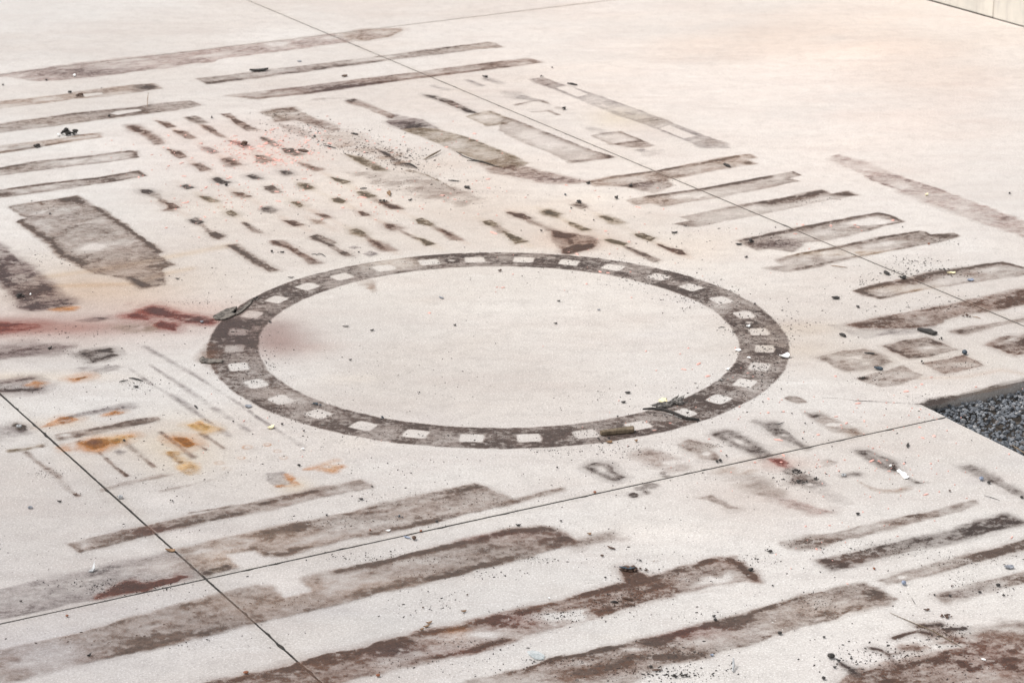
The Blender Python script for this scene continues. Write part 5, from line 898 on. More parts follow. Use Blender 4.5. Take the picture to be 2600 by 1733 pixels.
# clods far left
clod('00', 600, 1242, 105, 'larger of two black clods on the thin dark edged bar at the left', 14, seed=3, hz=1.6)
clod('00', 690, 1240, 70, 'smaller of two black clods on the thin dark edged bar at the left', 10, seed=5, hz=1.2)
clod('00', 735, 888, 75, 'dark brown clod at the left end of the white slot', 9, seed=7, mat='brown')
clod('00', 652, 857, 50, 'small black clod just above the dark brown clod by the white slot', 6, seed=9)
clod('00', 1005, 1073, 42, 'black clod at the lower left corner of the second white slot', 6, seed=11)
clod('00', 345, 1352, 80, 'flat black crumbs on the lower edge of the thin left bar', 8, seed=13, hz=.3)
clod('00', 935, 818, 28, 'tiny dark clod above the right end of the first white slot', 4, seed=15)
clod('00', 1945, 1088, 36, 'small black crumbs left of the long mark with the blurred head', 5, seed=17)
pebble('00', 425, 742, 22, 18, 'black', 'black pebble under the farthest soft brown bar')
pebble('00', 28, 787, 20, 18, 'black', 'black pebble at the very left edge above the tan bar')
chip('00', 683, 703, 26, 14, 'white', 'tiny white flake on the farthest soft brown bar', th=.01)
chip('00', 535, 1252, 26, 14, 'white', 'white speck left of the larger black clod', th=.012)
stick('00', [(1355,985),(1358,950),(1368,922)], .003, 'leaf', 'short upright brown stem at the second dark ended bar', lift=[0,.03,.06])
chip('10', 20, 658, 175, 13, 'black', 'long flat black strip lying on the long grey bar behind the ring', rot=3, th=.012, name='flat_strip', cat='strip', rag=.1)
chip('10', 400, 569, 45, 8, 'grey', 'thin grey chip between the far bars')
chip('10', 812, 704, 60, 14, 'brown', 'small brown chip between the pair of far bars', th=.005)
stick('20', [(508,774),(550,783),(600,790)], .009, 'black', 'short straight black stick on the far right diagonal band', 'stick', 'stick')
clod('20', 275, 710, 34, 'small black clod at the top of the far right diagonal band', 5, seed=21)
pebble('20', 370, 628, 18, 14, 'black', 'black pebble beyond the right end of the far bars')
chip('20', 480, 1008, 36, 12, 'black', 'black chip beside the faint outlined box', rot=12, th=.012)
chip('20', 1975, 1527, 80, 16, 'black', 'curved dark chip in the notch of the first right bar', rot=-18, th=.008)
chip('10', 2108, 712, 45, 10, 'black', 'black flat chip above the faint grey dashes', th=.008)
stick('10', [(1548,1474),(1600,1450),(1655,1425),(1700,1402)], .007, 'wood', 'straight tan twig left of the long olive grey bar', lift=[0,.003,.006,.012])
stick('10', [(1940,1490),(2000,1490),(2080,1496),(2180,1525)], .005, 'black', 'dark twig crossing the tip of the long thin arc', lift=[.006,.003,0,0])
stick('10', [(1840,1398),(1900,1440),(1980,1470),(2080,1495),(2180,1530),(2260,1545)], .0035, 'black', 'long thin curved dark twig along the lower edge of the olive grey bar')
stick('10', [(615,1348),(670,1358),(735,1370)], .005, 'black', 'short black twig among the crumbs in the upper middle', lift=[.006,.003,0])
stick('10', [(1370,1510),(1410,1515),(1445,1532),(1480,1552)], .006, 'black', 'dark splinter at the end of the gritty diagonal streak')
chip('10', 430, 1392, 90, 18, 'brown', 'brown bark chip among the pink flecks', rot=-8, th=.006)
chip('10', 905, 1236, 70, 12, 'black', 'dark wavy chip right of the crumb trail', rot=-12)
chip('10', 540, 1258, 26, 16, 'black', 'black crumb on the crumb trail')
clod('00', 2245, 1338, 80, 'flat dark brown scrap among the pink flecks', 7, seed=23, hz=.2, mat='brown')
stick('11', [(1768,96),(1810,102),(1870,106)], .005, 'black', 'straight black twig right of the thin olive line')
chip('11', 1937, 162, 56, 16, 'black', 'black chip on a pink fleck behind the ring', rot=-14, th=.008)
chip('11', 1225, 220, 34, 34, 'leaf', 'tiny upright triangular leaf behind the ring', th=.01, rag=.5)
chip('11', 1415, 276, 38, 8, 'black', 'thin slanted dark chip behind the ring', rot=18)
pebble('11', 145, 752, 28, 22, 'black', 'black pebble between the first two long marks behind the ring')
pebble('11', 945, 756, 18, 12, 'black', 'tiny black pebble left of the grey ovals')
clod('11', 1170, 288, 70, 'black scrap on the head of a brown wedge behind the ring', 8, seed=27, hz=.2, stretch=(1.2, .4), size=.2)
stick('11', [(955,172),(985,164),(1018,170),(985,178),(955,174)], .003, 'black', 'small black wire loop above the frayed oval mark', 'wire_loop', 'wire')
stick('11', [(505,776),(540,774),(560,782),(580,770),(610,778),(640,798)], .003, 'black', 'wiggly dark root fibre below the third long mark', 'root_fibre', 'fibre')
chip('11', 240, 755, 40, 7, 'black', 'thin dark chip right of the pebble behind the ring')
chip('11', 320, 989, 60, 6, 'greywood', 'thin grey splinter outside the ring at upper left')
chip('11', 1702, 1174, 44, 11, 'grey', 'grey slanted chip inside the ring at the top', rot=-14)
chip('11', 1828, 1427, 30, 8, 'black', 'dark chip inside the ring near the centre')
chip('11', 1065, 1475, 40, 7, 'black', 'slim dark chip inside the ring left of the centre', rot=8)
chip('11', 822, 1438, 60, 7, 'greywood', 'slim pale grey splinter inside the ring on the left')
clod('11', 2240, 930, 46, 'flat brown crumb just inside the far side of the ring', 5, seed=29, hz=.2, mat='brown')
pebble('11', 130, 1400, 30, 10, 'black', 'dark grain just inside the left side of the ring')
clod('21', 266, 568, 34, 'small spiky black clod left of the brown fan stain', 5, seed=31, hz=1.3)
clod('21', 618, 300, 72, 'black clod on the faint oval mark behind the ring', 9, seed=33, hz=.5, stretch=(1.1, .5), size=.24)
chip('21', 697, 125, 38, 10, 'black', 'black chip at the left tip of the first right bar', th=.008)
chip('21', 1088, 148, 36, 12, 'black', 'black chip on the purple part of the first right bar', th=.008)
chip('21', 960, 262, 34, 12, 'black', 'black chip left of the second right bar', th=.01)
pebble('21', 545, 351, 20, 12, 'black', 'black grain under the clod behind the ring')
pebble('21', 490, 231, 24, 14, 'teal', 'blue grey grain behind the ring on the right')
pebble('21', 750, 461, 18, 12, 'black', 'black grain above the pale wedge')
chip('21', 430, 1206, 34, 6, 'black', 'upper of two thin dark chips inside the ring')
chip('21', 400, 1412, 34, 6, 'black', 'lower of two thin dark chips inside the ring')
chip('21', 795, 1286, 36, 7, 'grey', 'faint grey chip inside the ring on the right')
stick('21', [(1898,1452),(1925,1446),(1960,1448)], .003, 'black', 'thin curved dark fibre at the inner right side of the ring', 'fibre', 'fibre')
clod('21', 2183, 662, 68, 'black clod at the left tip of the fourth right bar', 8, seed=35, hz=.5, stretch=(1.1, .5), size=.25)
chip('21', 2082, 684, 56, 10, 'black', 'black chip left of the clod at the fourth right bar', rot=-5, th=.006)
chip('21', 1490, 576, 60, 10, 'black', 'pair of black crumbs left of the fourth right bar')
clod('21', 1600, 518, 70, 'scribble of dark crumbs at the left end of the third right bar', 8, seed=37, hz=.1, stretch=(1.2, .4), size=.12)
chip('21', 2170, 1440, 36, 12, 'white', 'small white flake beside the bolt ring on the right of the ring mark', th=.006)
pebble('21', 2232, 1232, 22, 16, 'black', 'black pebble on the outer right edge of the ring')
chip('21', 2150, 802, 34, 8, 'black', 'thin dark chip between the ring and the right bars')
chip('31', 1090, 952, 60, 20, 'black', 'black chip beside the joint above the sixth right bar', rot=-22, th=.008)
chip('31', 1240, 1000, 60, 14, 'black', 'black chip lying against the joint on the sixth right bar', th=.01)
chip('31', 620, 1180, 72, 16, 'black', 'larger black chip between the ring and the solid dark bar', rot=-4, th=.008)
chip('31', 825, 1256, 36, 10, 'black', 'small black chip right of the larger one', rot=-16)
chip('31', 686, 1520, 70, 16, 'black', 'black chip under the left end of the solid dark bar', rot=-18, th=.008)
slabpiece('31', [(1366,1472),(1400,1468),(1440,1476),(1500,1480),(1530,1500),(1560,1506),(1520,1520),(1460,1502),(1400,1484)], .016, 'black', 'big jagged black scrap under the solid dark bar at the right', 'rubber_scrap', 'scrap')
clod('31', 1585, 1552, 44, 'black lump above the largest grey square', 5, seed=41)
pebble('31', 1236, 525, 14, 18, 'black', 'black grain right of the fourth right bar')
clod('31', 1745, 682, 28, 'black crumb right of the fifth right bar', 4, seed=43)
stick('31', [(575,885),(610,887),(660,893),(730,898)], .0028, 'leaf', 'thin brown stem with a thick end right of the ring', lift=[.004,.002,.002,0])
pebble('31', 2220, 217, 22, 14, 'black', 'lone black pebble on the cream slab beside the faint band')
pebble('31', 1478, 683, 22, 12, 'rust', 'rusty grain on the lower edge of the fifth right bar')
clod('31', 1830, 1345, 90, 'grey brown crumbs below the solid dark bar', 7, seed=45, hz=.2, mat='brown', stretch=(1.2, .4), size=.16)
stick('31', [(1870,1345),(1920,1355),(1955,1366)], .0025, 'leaf', 'tiny curved stem below the solid dark bar')
clod('31', 1310, 842, 170, 'scattered black flakes in the gap above the sixth right bar', 11, seed=47, hz=.05, stretch=(1.2, .3), size=.05)
clod('31', 1620, 915, 90, 'row of black crumbs along the upper edge of the sixth right bar', 9, seed=49, hz=.1, stretch=(1.3, .2), size=.1)
chip('31', 1860, 1012, 60, 20, 'blue', 'flat blue grey stone at the lower edge of the sixth right bar', th=.004, rag=.1)
chip('31', 1690, 945, 60, 14, 'cream', 'pale yellow crumb on the sixth right bar', th=.004, rag=.5)
chip('31', 1457, 230, 34, 12, 'cream', 'small cream chip on the faint pinkish band', th=.006)
# around the squares, gravel and white flake
pebble('32', 1806, 124, 50, 36, 'teal', 'dark green black pebble on the corner of the brown rimmed square', amp=.12, flat=.8)
clod('32', 1415, 206, 32, 'small pointed black crumb left of the brown rimmed square', 4, seed=51, hz=1.4)
chip('32', 1018, 262, 88, 14, 'teal', 'dark chip with a pale underside between two squares', rot=-8, th=.01)
chip('32', 930, 118, 100, 9, 'black', 'long thin dark splinter on the nearest square', rot=-5)
clod('32', 865, 345, 70, 'black crumbs on the left corner of the faint square', 7, seed=53, hz=.2, stretch=(1.2, .3), size=.14)
chip('32', 150, 150, 100, 26, 'white', 'torn white paper scrap on the right edge of the ring', rot=-6, th=.006, rag=.35, name='paper_scrap', cat='paper scrap', bend=.8)
chip('22', 2075, 92, 60, 18, 'white', 'white flake on the inner right edge of the ring', rot=-4, th=.005)
chip('22', 2175, 158, 40, 10, 'white', 'thin white flake on the right part of the ring', rot=-8)
chip('22', 1980, 265, 46, 14, 'white', 'white flake on the lower inner right edge of the ring', rot=10)
chip('22', 1920, 365, 40, 16, 'greywood', 'grey flake at the inner lower right edge of the ring')
for x, y, w_, lb in ((340, 762, 18, 'black grain right of the fifth loop mark'), (317, 901, 16, 'black grain just above the joint near the loops'), (219, 670, 14, 'black grain above the rightmost smudge'), (121, 445, 14, 'black grain outside the ring at lower right'),
                     (1085, 629, 12, 'tiny black grain left of the gravel corner'), (1870, 918, 12, 'tiny black grain near the gravel edge'), (1260, 1118, 14, 'black grain right of the pointed loop'), (1670, 1383, 22, 'brown grain in the open area at right')):
    pebble('32', x, y, w_, w_ * .8, 'black' if 'brown' not in lb else 'brown', lb)
chip('32', 1285, 965, 22, 38, 'black', 'tiny dark seed leaf lying upright beyond the joint', rot=-20, th=.004)
slabpiece('32', [(1182,1195),(1205,1190),(1232,1208),(1262,1214),(1275,1232),(1270,1248),(1298,1258),(1285,1270),(1252,1272),(1232,1250),(1212,1222),(1188,1212)], .004, 'white', 'bright white jagged flake on the dark pointed mark', 'white_flake', 'flake', curl=[0,.004,.002,0,.002,.004,.006,.002,0,0,0,.002])
clod('32', 1155, 1160, 60, 'rusty brown crumb above the bright white flake', 6, seed=55, mat='brown', hz=.4, stretch=(1, .5), size=.22)
chip('32', 1122, 1158, 24, 12, 'white', 'tiny white chip left of the rusty brown crumb', th=.006)
# steel nut with its hole
def nut(t, x, y, w, label, mat='steel', name='steel_nut', sides=6, hz=.6):
    u = unit(t, x, y); c = gp(t, x, y); R = w * u / 2; r = R * .5; V, F = [], []
    for z in (0, R * hz):
        for q in (R, r):
            for k in range(sides): a = 6.283 * k / sides; V.append((math.cos(a) * q, math.sin(a) * q, z))
    s = sides
    for k in range(s):
        j = (k + 1) % s
        F += [(k, j, 2 * s + j, 2 * s + k), (s + j, s + k, 3 * s + k, 3 * s + j), (2 * s + k, 2 * s + j, 3 * s + j, 3 * s + k), (s + k, s + j, j, k)]
    return put(name, V, F, mat, (c[0], c[1], ZT), label, 'nut')
nut('32', 695, 1240, 46, 'small steel nut at the left end of the short dark mark beyond the joint', 'steel')
nut('02', 1108, 1445, 46, 'shiny steel nut beside the near joint', 'steel', hz=.9)
nut('02', 175, 790, 50, 'steel nut in the middle of the dark donut stain', 'steel', hz=.5)
nut('02', 278, 1536, 44, 'dull steel nut near the left edge above the pale bar', 'grey', hz=.5)
pebble('32', 1960, 1279, 42, 40, 'blue', 'blue grey pebble below the short dark diagonal stroke', flat=.8, amp=.1)
pebble('32', 2028, 1308, 34, 22, 'black', 'dark brown pebble beside the blue grey pebble')
pebble('32', 436, 1273, 38, 20, 'black', 'flat black disc right of the dark scraps', flat=.4, amp=.05)
pebble('32', 2330, 1444, 32, 18, 'black', 'black pebble on the lower end of the short dark diagonal stroke')
clod('32', 262, 1210, 100, 'upper tangle of black brown scraps beyond the joint', 12, seed=57, hz=.5, stretch=(1, .8), size=.16)
clod('32', 290, 1300, 130, 'lower tangle of black brown scraps beyond the joint', 12, seed=59, hz=.4, stretch=(1.2, .35), size=.13)
stick('32', [(1985,1424),(2050,1442),(2128,1468)], .0018, 'black', 'thin dark wire below the short diagonal stroke', 'wire', 'wire')
stick('32', [(2245,972),(2290,1005),(2353,1042),(2420,1080)], .0035, 'wood', 'dry straw lying along the gravel edge', 'straw', 'straw', lift=[.006,.006,.004,.004])
stick('32', [(60,765),(110,768),(150,748)], .0025, 'black', 'short dark fibre above the fifth loop mark', 'fibre', 'fibre')
# in front of the ring
clod('22', 1905, 1110, 80, 'dark scraps just above the joint right of the grey spots', 8, seed=61, hz=.3, stretch=(1.1, .5), size=.2)
pebble('22', 1971, 1059, 20, 16, 'black', 'black grain above the dark scraps at the joint')
pebble('22', 762, 1398, 30, 26, 'rust', 'rust red crumb sitting on the joint in front of the ring', amp=.3)
chip('22', 896, 935, 62, 14, 'leaf', 'flat brown bark bit below the wooden block', rot=3, th=.005)
chip('22', 1141, 926, 30, 10, 'leaf', 'small tan chip right of the wooden block', th=.006)
pebble('22', 890, 900, 26, 16, 'black', 'black grain on the ring edge under the wooden block')
clod('22', 800, 905, 60, 'black crumbs on the outer ring edge below the wooden block', 6, seed=63, hz=.3, size=.16)
chip('22', 1062, 480, 50, 12, 'black', 'upper of two flat dark flakes inside the ring at lower right')
chip('22', 1022, 567, 44, 12, 'black', 'lower of two flat dark flakes inside the ring at lower right')
pebble('22', 415, 1167, 18, 12, 'black', 'black grain left of the leftmost loop mark')
pebble('22', 787, 545, 14, 10, 'black', 'tiny black grain inside the lower part of the ring')
clod('12', 538, 588, 60, 'dark blue black lumps on the lower left part of the ring', 7, seed=65, mat='teal', hz=.5)
clod('12', 590, 595, 34, 'smaller dark blue crumb right of the lumps on the ring', 4, seed=67, mat='teal', hz=.4)
clod('12', 1155, 715, 44, 'black lump on the inner lower edge of the ring', 5, seed=69, mat='teal')
pebble('12', 240, 770, 28, 14, 'black', 'black pebble below the ring right of the long diagonal line')
pebble('12', 441, 831, 20, 12, 'black', 'smaller black pebble below the ring')
pebble('12', 396, 1149, 32, 16, 'black', 'black pebble left of the spidery splash')
clod('12', 1502, 478, 36, 'small dark crumb inside the lower part of the ring', 4, seed=71, hz=.2)
chip('12', 865, 178, 26, 7, 'black', 'dark chip inside the ring at lower left')
chip('12', 135, 802, 64, 20, 'cream', 'cream coloured chip beside the long diagonal line', rot=5, th=.006)
chip('12', 430, 998, 30, 12, 'white', 'white chip at the end of the long diagonal line', th=.005)
chip('12', 965, 1458, 40, 10, 'black', 'dark chip between the near brown bar and the wide bar')
pebble('12', 1068, 1344, 20, 13, 'black', 'black grain at the right tip of the near brown bar')
chip('02', 1800, 608, 40, 14, 'black', 'black chip on the leftmost of the long diagonal lines', rot=-40, th=.004)
stick('02', [(1095,382),(1130,376),(1175,366)], .004, 'black', 'short straight dark twig left of the diagonal lines')
stick('02', [(1185,346),(1225,352),(1270,362),(1315,375)], .0045, 'black', 'bent dark twig left of the diagonal lines')
chip('02', 1252, 426, 46, 12, 'black', 'dark flake below the two twigs')
chip('02', 457, 74, 40, 10, 'black', 'dark chip above the dark square smudge', rot=18, th=.006)
pebble('02', 2145, 745, 18, 14, 'black', 'black grain on the middle diagonal line')
pebble('02', 1140, 921, 26, 18, 'black', 'black dot at the top of a thin line beside the bright orange blob')
clod('02', 1580, 1474, 60, 'pair of small black scraps above the near brown bar', 4, seed=73, hz=.3, stretch=(1.2, .3), size=.16)
chip('02', 2285, 602, 70, 26, 'cool' if 'cool' in M else 'grey', 'flat grey flake on the long diagonal line near the ring', rot=-5, th=.003)
chip('02', 690, 1418, 40, 8, 'brown', 'brown chip at the foot of the long thin line left of the joint', rot=8)
chip('02', 548, 1480, 38, 8, 'black', 'thin dark chip in the lower left')
clod('01', 180, 1165, 100, 'black clod on the left edge of the dark purple grey patch', 10, seed=75, hz=.6, stretch=(1.1, .6), size=.2)
chip('01', 280, 1145, 16, 12, 'white', 'tiny white speck on the dark purple grey patch', th=.006)
pebble('01', 1855, 1402, 34, 22, 'grey', 'dark pebble at the tip of the wing shaped red smear')
pebble('01', 460, 404, 20, 16, 'black', 'black grain on the large grey patch')
chip('01', 1630, 1001, 38, 6, 'black', 'thin dark chip right of the large grey patch')
pebble('01', 2080, 142, 30, 20, 'black', 'black grain under the scruffy mark')
# foreground
o_ = slabpiece('03', [(812,562),(845,545),(872,515),(877,548),(850,562)], .007, 'steel', 'pointed grey metal shard on the pale bar at lower left', 'metal_shard', 'metal shard', curl=[0,.004,.03,.008,0])
chip('03', 1565, 364, 96, 22, 'leaf', 'dry brown leaf lying against the near joint', rot=-8, th=.005, name='dry_leaf', cat='leaf', rag=.12, bend=.7)
pebble('03', 617, 966, 32, 16, 'rust', 'red brown pebble in front of the lower left joint')
chip('03', 820, 1330, 42, 14, 'black', 'black chip on the lower edge of the notched bar at left', rot=25, th=.006)
pebble('03', 2262, 1490, 50, 22, 'rust', 'rust coloured chip near the bottom left of the middle', amp=.25)
pebble('03', 400, 655, 16, 10, 'black', 'black grain on the pale bar at lower left')
chip('03', 192, 831, 28, 7, 'black', 'thin dark chip on the pale bar at far lower left')
pebble('13', 650, 38, 22, 22, 'black', 'black round grain above the wide grey brown bar')
pebble('13', 1453, 258, 42, 40, 'brown', 'round brown black pebble in front of the joint', flat=.85, amp=.06)
chip('13', 1390, 242, 66, 12, 'blue', 'thin bluish leaf beside the round brown black pebble', rot=-15)
pebble('13', 1515, 185, 26, 18, 'rust', 'small rusty snail shell shaped pebble above the joint')
pebble('13', 1050, 176, 20, 12, 'rust', 'small rusty grain on the wide grey brown bar')
clod('13', 1325, 50, 90, 'spiky dark scrap on the wide grey brown bar', 6, seed=77, mat='teal', hz=.3, stretch=(1.2, .4), size=.12)
pebble('13', 1660, 97, 24, 16, 'black', 'black grain at the lower edge of the wide grey brown bar')
pebble('13', 1122, 1516, 40, 20, 'rust', 'rust brown pebble near the bottom edge')
chip('13', 1215, 182, 40, 12, 'white', 'white glint flake on the wide grey brown bar', th=.004)
for i, (x, y, w_) in enumerate(((1590, 1028, 50), (1565, 1060, 60), (1522, 1088, 40))):
    chip('13', x, y, w_, 12, 'leaf', ('top flake of three brown bark flakes above the rust brown bar', 'middle flake of three brown bark flakes above the rust brown bar', 'lowest flake of three brown bark flakes above the rust brown bar')[i], rot=10, th=.004)
chip('13', 1912, 921, 60, 9, 'leaf', 'slim tan splinter above the rust brown bar', rot=5)
pebble('13', 1582, 738, 14, 10, 'black', 'black grain between the two long bars')
pebble('13', 1535, 887, 18, 10, 'brown', 'brown grain between the two long bars')
pebble('13', 1942, 770, 18, 10, 'brown', 'second brown grain between the two long bars, farther right')
slabpiece('23', [(135,1298),(165,1300),(185,1295),(250,1302),(302,1330),(290,1362),(255,1366),(210,1360),(160,1328)], .003, 'film', 'clear plastic shard near the bottom edge', 'plastic_shard', 'shard', curl=[.004,.008,.008,.004,0,0,0,0,.002])
clod('23', 1090, 540, 200, 'thick brown crust chunk on top of the square lump', 26, mat='brown', seed=101, name='crust_chunk', hz=.35, stretch=(1.15, .32), size=.13)
chip('23', 1060, 550, 120, 18, 'teal', 'glossy dark sliver on the brown crust chunk', rot=-4, th=.004, rel=.015)
clod('23', 1240, 550, 40, 'small brown crumb right of the brown crust chunk', 4, seed=79, mat='brown', hz=.3)
clod('23', 1162, 456, 76, 'feathery dark scrap above the brown crust chunk', 7, seed=81, mat='black', hz=.2, stretch=(1, .7), size=.13)
clod('23', 1310, 458, 90, 'faint brown crumbs right of the feathery dark scrap', 5, seed=83, mat='leaf', hz=.1, stretch=(1.3, .2), size=.08)
stick('23', [(2032,1412),(2034,1440),(2030,1478)], .006, 'steel', 'small bent metal nail standing near the bottom', 'nail', 'nail', lift=[.03,.012,0])
clod('23', 2032, 1410, 40, 'dark head on the small bent nail', 4, seed=85, hz=1, size=.3)
clod('23', 2005, 1450, 24, 'black crumb left of the small bent nail', 3, seed=86, hz=.5)
pebble('23', 1275, 1432, 32, 22, 'black', 'black pebble below the grey red bar')
stick('23', [(1288,1463),(1330,1466),(1388,1462)], .005, 'brown', 'short brown stick below the grey red bar')
pebble('23', 1869, 1003, 34, 28, 'black', 'black pebble on the upper edge of the grey red bar')
chip('23', 1854, 967, 36, 12, 'black', 'small dark chip above the black pebble at the grey red bar', rot=6)
stick('23', [(878,322),(900,340),(930,348),(952,352)], .0045, 'brown', 'short bent brown twig in the near middle')
stick('23', [(1005,795),(1050,808),(1110,822)], .006, 'brown', 'dark brown splinter on the rust brown bar')
stick('23', [(905,838),(940,840),(975,842)], .006, 'black', 'short black splinter below the dark brown one')
stick('23', [(1060,850),(1100,862),(1130,872)], .005, 'brown', 'third splinter at the lower edge of the rust brown bar')
pebble('23', 828, 412, 32, 14, 'brown', 'brown grain left of the feathery dark scrap')
pebble('23', 858, 611, 24, 12, 'black', 'black grain left of the brown crust chunk')
pebble('23', 450, 92, 30, 12, 'black', 'black grain above the end of the notched bar')
chip('23', 58, 130, 50, 12, 'black', 'dark chip above the end of the long notched bar', rot=6)
clod('23', 190, 436, 60, 'dark crumbs below the right end of the notched bar', 5, seed=88, hz=.2, size=.12)
pebble('23', 2195, 545, 50, 26, 'black', 'black pebble in the dark tail of the rust brown bar')
chip('23', 710, 211, 44, 10, 'leaf', 'small tan chip right of the soft grey tail')
clod('23', 2340, 362, 60, 'spiky black scrap between the rust brown bar and the near right bars', 6, seed=89, hz=.5, stretch=(1, .8), size=.16)
clod('23', 600, 1555, 90, 'mossy dark clump at the bottom edge', 6, seed=90, hz=.1, stretch=(1.3, .3), size=.08)
clod('23', 1540, 1520, 170, 'long mossy dark clump at the bottom edge of the picture', 16, seed=91, mat='black', hz=.2, stretch=(1.3, .35), size=.09)
chip('23', 1838, 1325, 36, 14, 'blue', 'pale blue chip at the lower edge of the grey red bar', th=.004)
chip('23', 338, 804, 20, 9, 'white', 'white speck above the rust brown bar')
pebble('33', 1247, 672, 44, 44, 'blue', 'shiny blue grey round pebble between the near right bars', flat=.9, amp=.04)
pebble('33', 975, 531, 26, 18, 'rust', 'small tan grain left of the third near right bar')
for x, y, w_, h_, lb in ((20, 376, 46, 20, 'black chip pebble left of the second near right bar'), (825, 28, 40, 18, 'dark pebble above the palest near right bar'), (580, 1346, 68, 36, 'largest black pebble near the bottom right stain'),
                         (650, 1378, 36, 18, 'black pebble touching the right side of the largest one'), (611, 1437, 32, 14, 'flat black pebble below the largest one'), (510, 1540, 36, 32, 'brown black pebble at the bottom right edge of the frame'),
                         (108, 1127, 42, 24, 'black pebble below the end of the grey red bar'), (515, 1160, 26, 14, 'grey black pebble right of the end of the grey red bar'), (765, 1356, 26, 14, 'small black pebble in line with the largest one'),
                         (1945, 746, 36, 14, 'black pebble on the lower edge of the fourth near right bar'), (2115, 685, 42, 20, 'dark nut sized pebble on the fourth near right bar'), (1530, 771, 20, 12, 'brown pebble at the left tip of the fourth near right bar'),
                         (42, 684, 18, 12, 'tiny dark pebble above the grey red bar'), (1672, 781, 26, 16, 'black grain on the left part of the fourth near right bar')):
    pebble('33', x, y, w_, h_, 'black', lb)
chip('33', 1456, 908, 50, 13, 'brown', 'brown flake above the ragged corner stain', th=.004)
clod('33', 1640, 970, 120, 'brown dirt clump above the bottom right corner stain', 14, seed=93, mat='brown', hz=.3, stretch=(1.2, .5), size=.13)
chip('33', 2215, 519, 92, 26, 'grey', 'flat grey stone above the fourth near right bar', rot=-4, th=.006, rag=.08)
chip('33', 1980, 1366, 50, 9, 'white', 'slim white splinter on the bottom right corner stain', rot=-14)
chip('33', 2165, 777, 34, 7, 'black', 'thin dark chip below the fourth near right bar')
clod('33', 1910, 248, 50, 'brown crumbs between the second and third near right bars', 4, seed=95, mat='brown', hz=.2, size=.12)
clod('33', 1693, 690, 30, 'dark crumb above the left part of the fourth near right bar', 4, seed=96, mat='brown', hz=.3)
stick('33', [(1320,795),(1335,825),(1352,852)], .0015, 'black', 'short thin fibre above the long straw', 'fibre', 'fibre')
stick('33', [(1120,935),(1300,1015),(1500,1095),(1650,1180),(1780,1250)], .0022, 'wood', 'long thin straw crossing to the bottom right corner stain', 'straw', 'straw')

# ------------------------------------------------------------------ fine crumbs and pink paint flecks, too many to count
def scatter(name, specs, mat, label, cat, flat=False, seed=0):
    rs = np.random.RandomState(seed); V, F, C, b = [], [], [], 0
    for t, x, y, rx, ry, n, smin, smax in specs:
        q = rs.randn(n, 2) * .6; a = np.clip(q, -1.6, 1.6) * [rx, ry] + [x, y]; g = G(t, a)
        for k in range(n):
            s = (smin + (smax - smin) * rs.rand()**3.5) * (.78 if flat else .44); an = rs.rand() * 6.28; el = 1 + 2.6 * rs.rand()**2; m_ = 6
            h = .0006 if flat else s * (.2 + .3 * rs.rand())
            ring = [(math.cos(2 * math.pi * i / m_) * s * el * (.8 + .4 * rs.rand()), math.sin(2 * math.pi * i / m_) * s * (.8 + .4 * rs.rand())) for i in range(m_)]
            ca, sa = math.cos(an), math.sin(an)
            lo = [(g[k, 0] + p * ca - q_ * sa, g[k, 1] + p * sa + q_ * ca, .0012 if flat else .001) for p, q_ in ring]
            hi = [(g[k, 0] + (p * ca - q_ * sa) * .7, g[k, 1] + (p * sa + q_ * ca) * .7, (.0042 if flat else .003) + h) for p, q_ in ring]
            V += lo + hi; F += [(b + i, b + (i + 1) % m_, b + m_ + (i + 1) % m_, b + m_ + i) for i in range(m_)]
            F += [(b + m_, b + m_ + 1, b + m_ + 2, b + m_ + 3), (b + m_, b + m_ + 3, b + m_ + 4, b + m_ + 5)]; b += 2 * m_
    me = mesh_np(name, np.array(V), np.array(F), M[mat])
    tag(add(bpy.data.objects.new(name, me)), label, cat, kind='stuff')
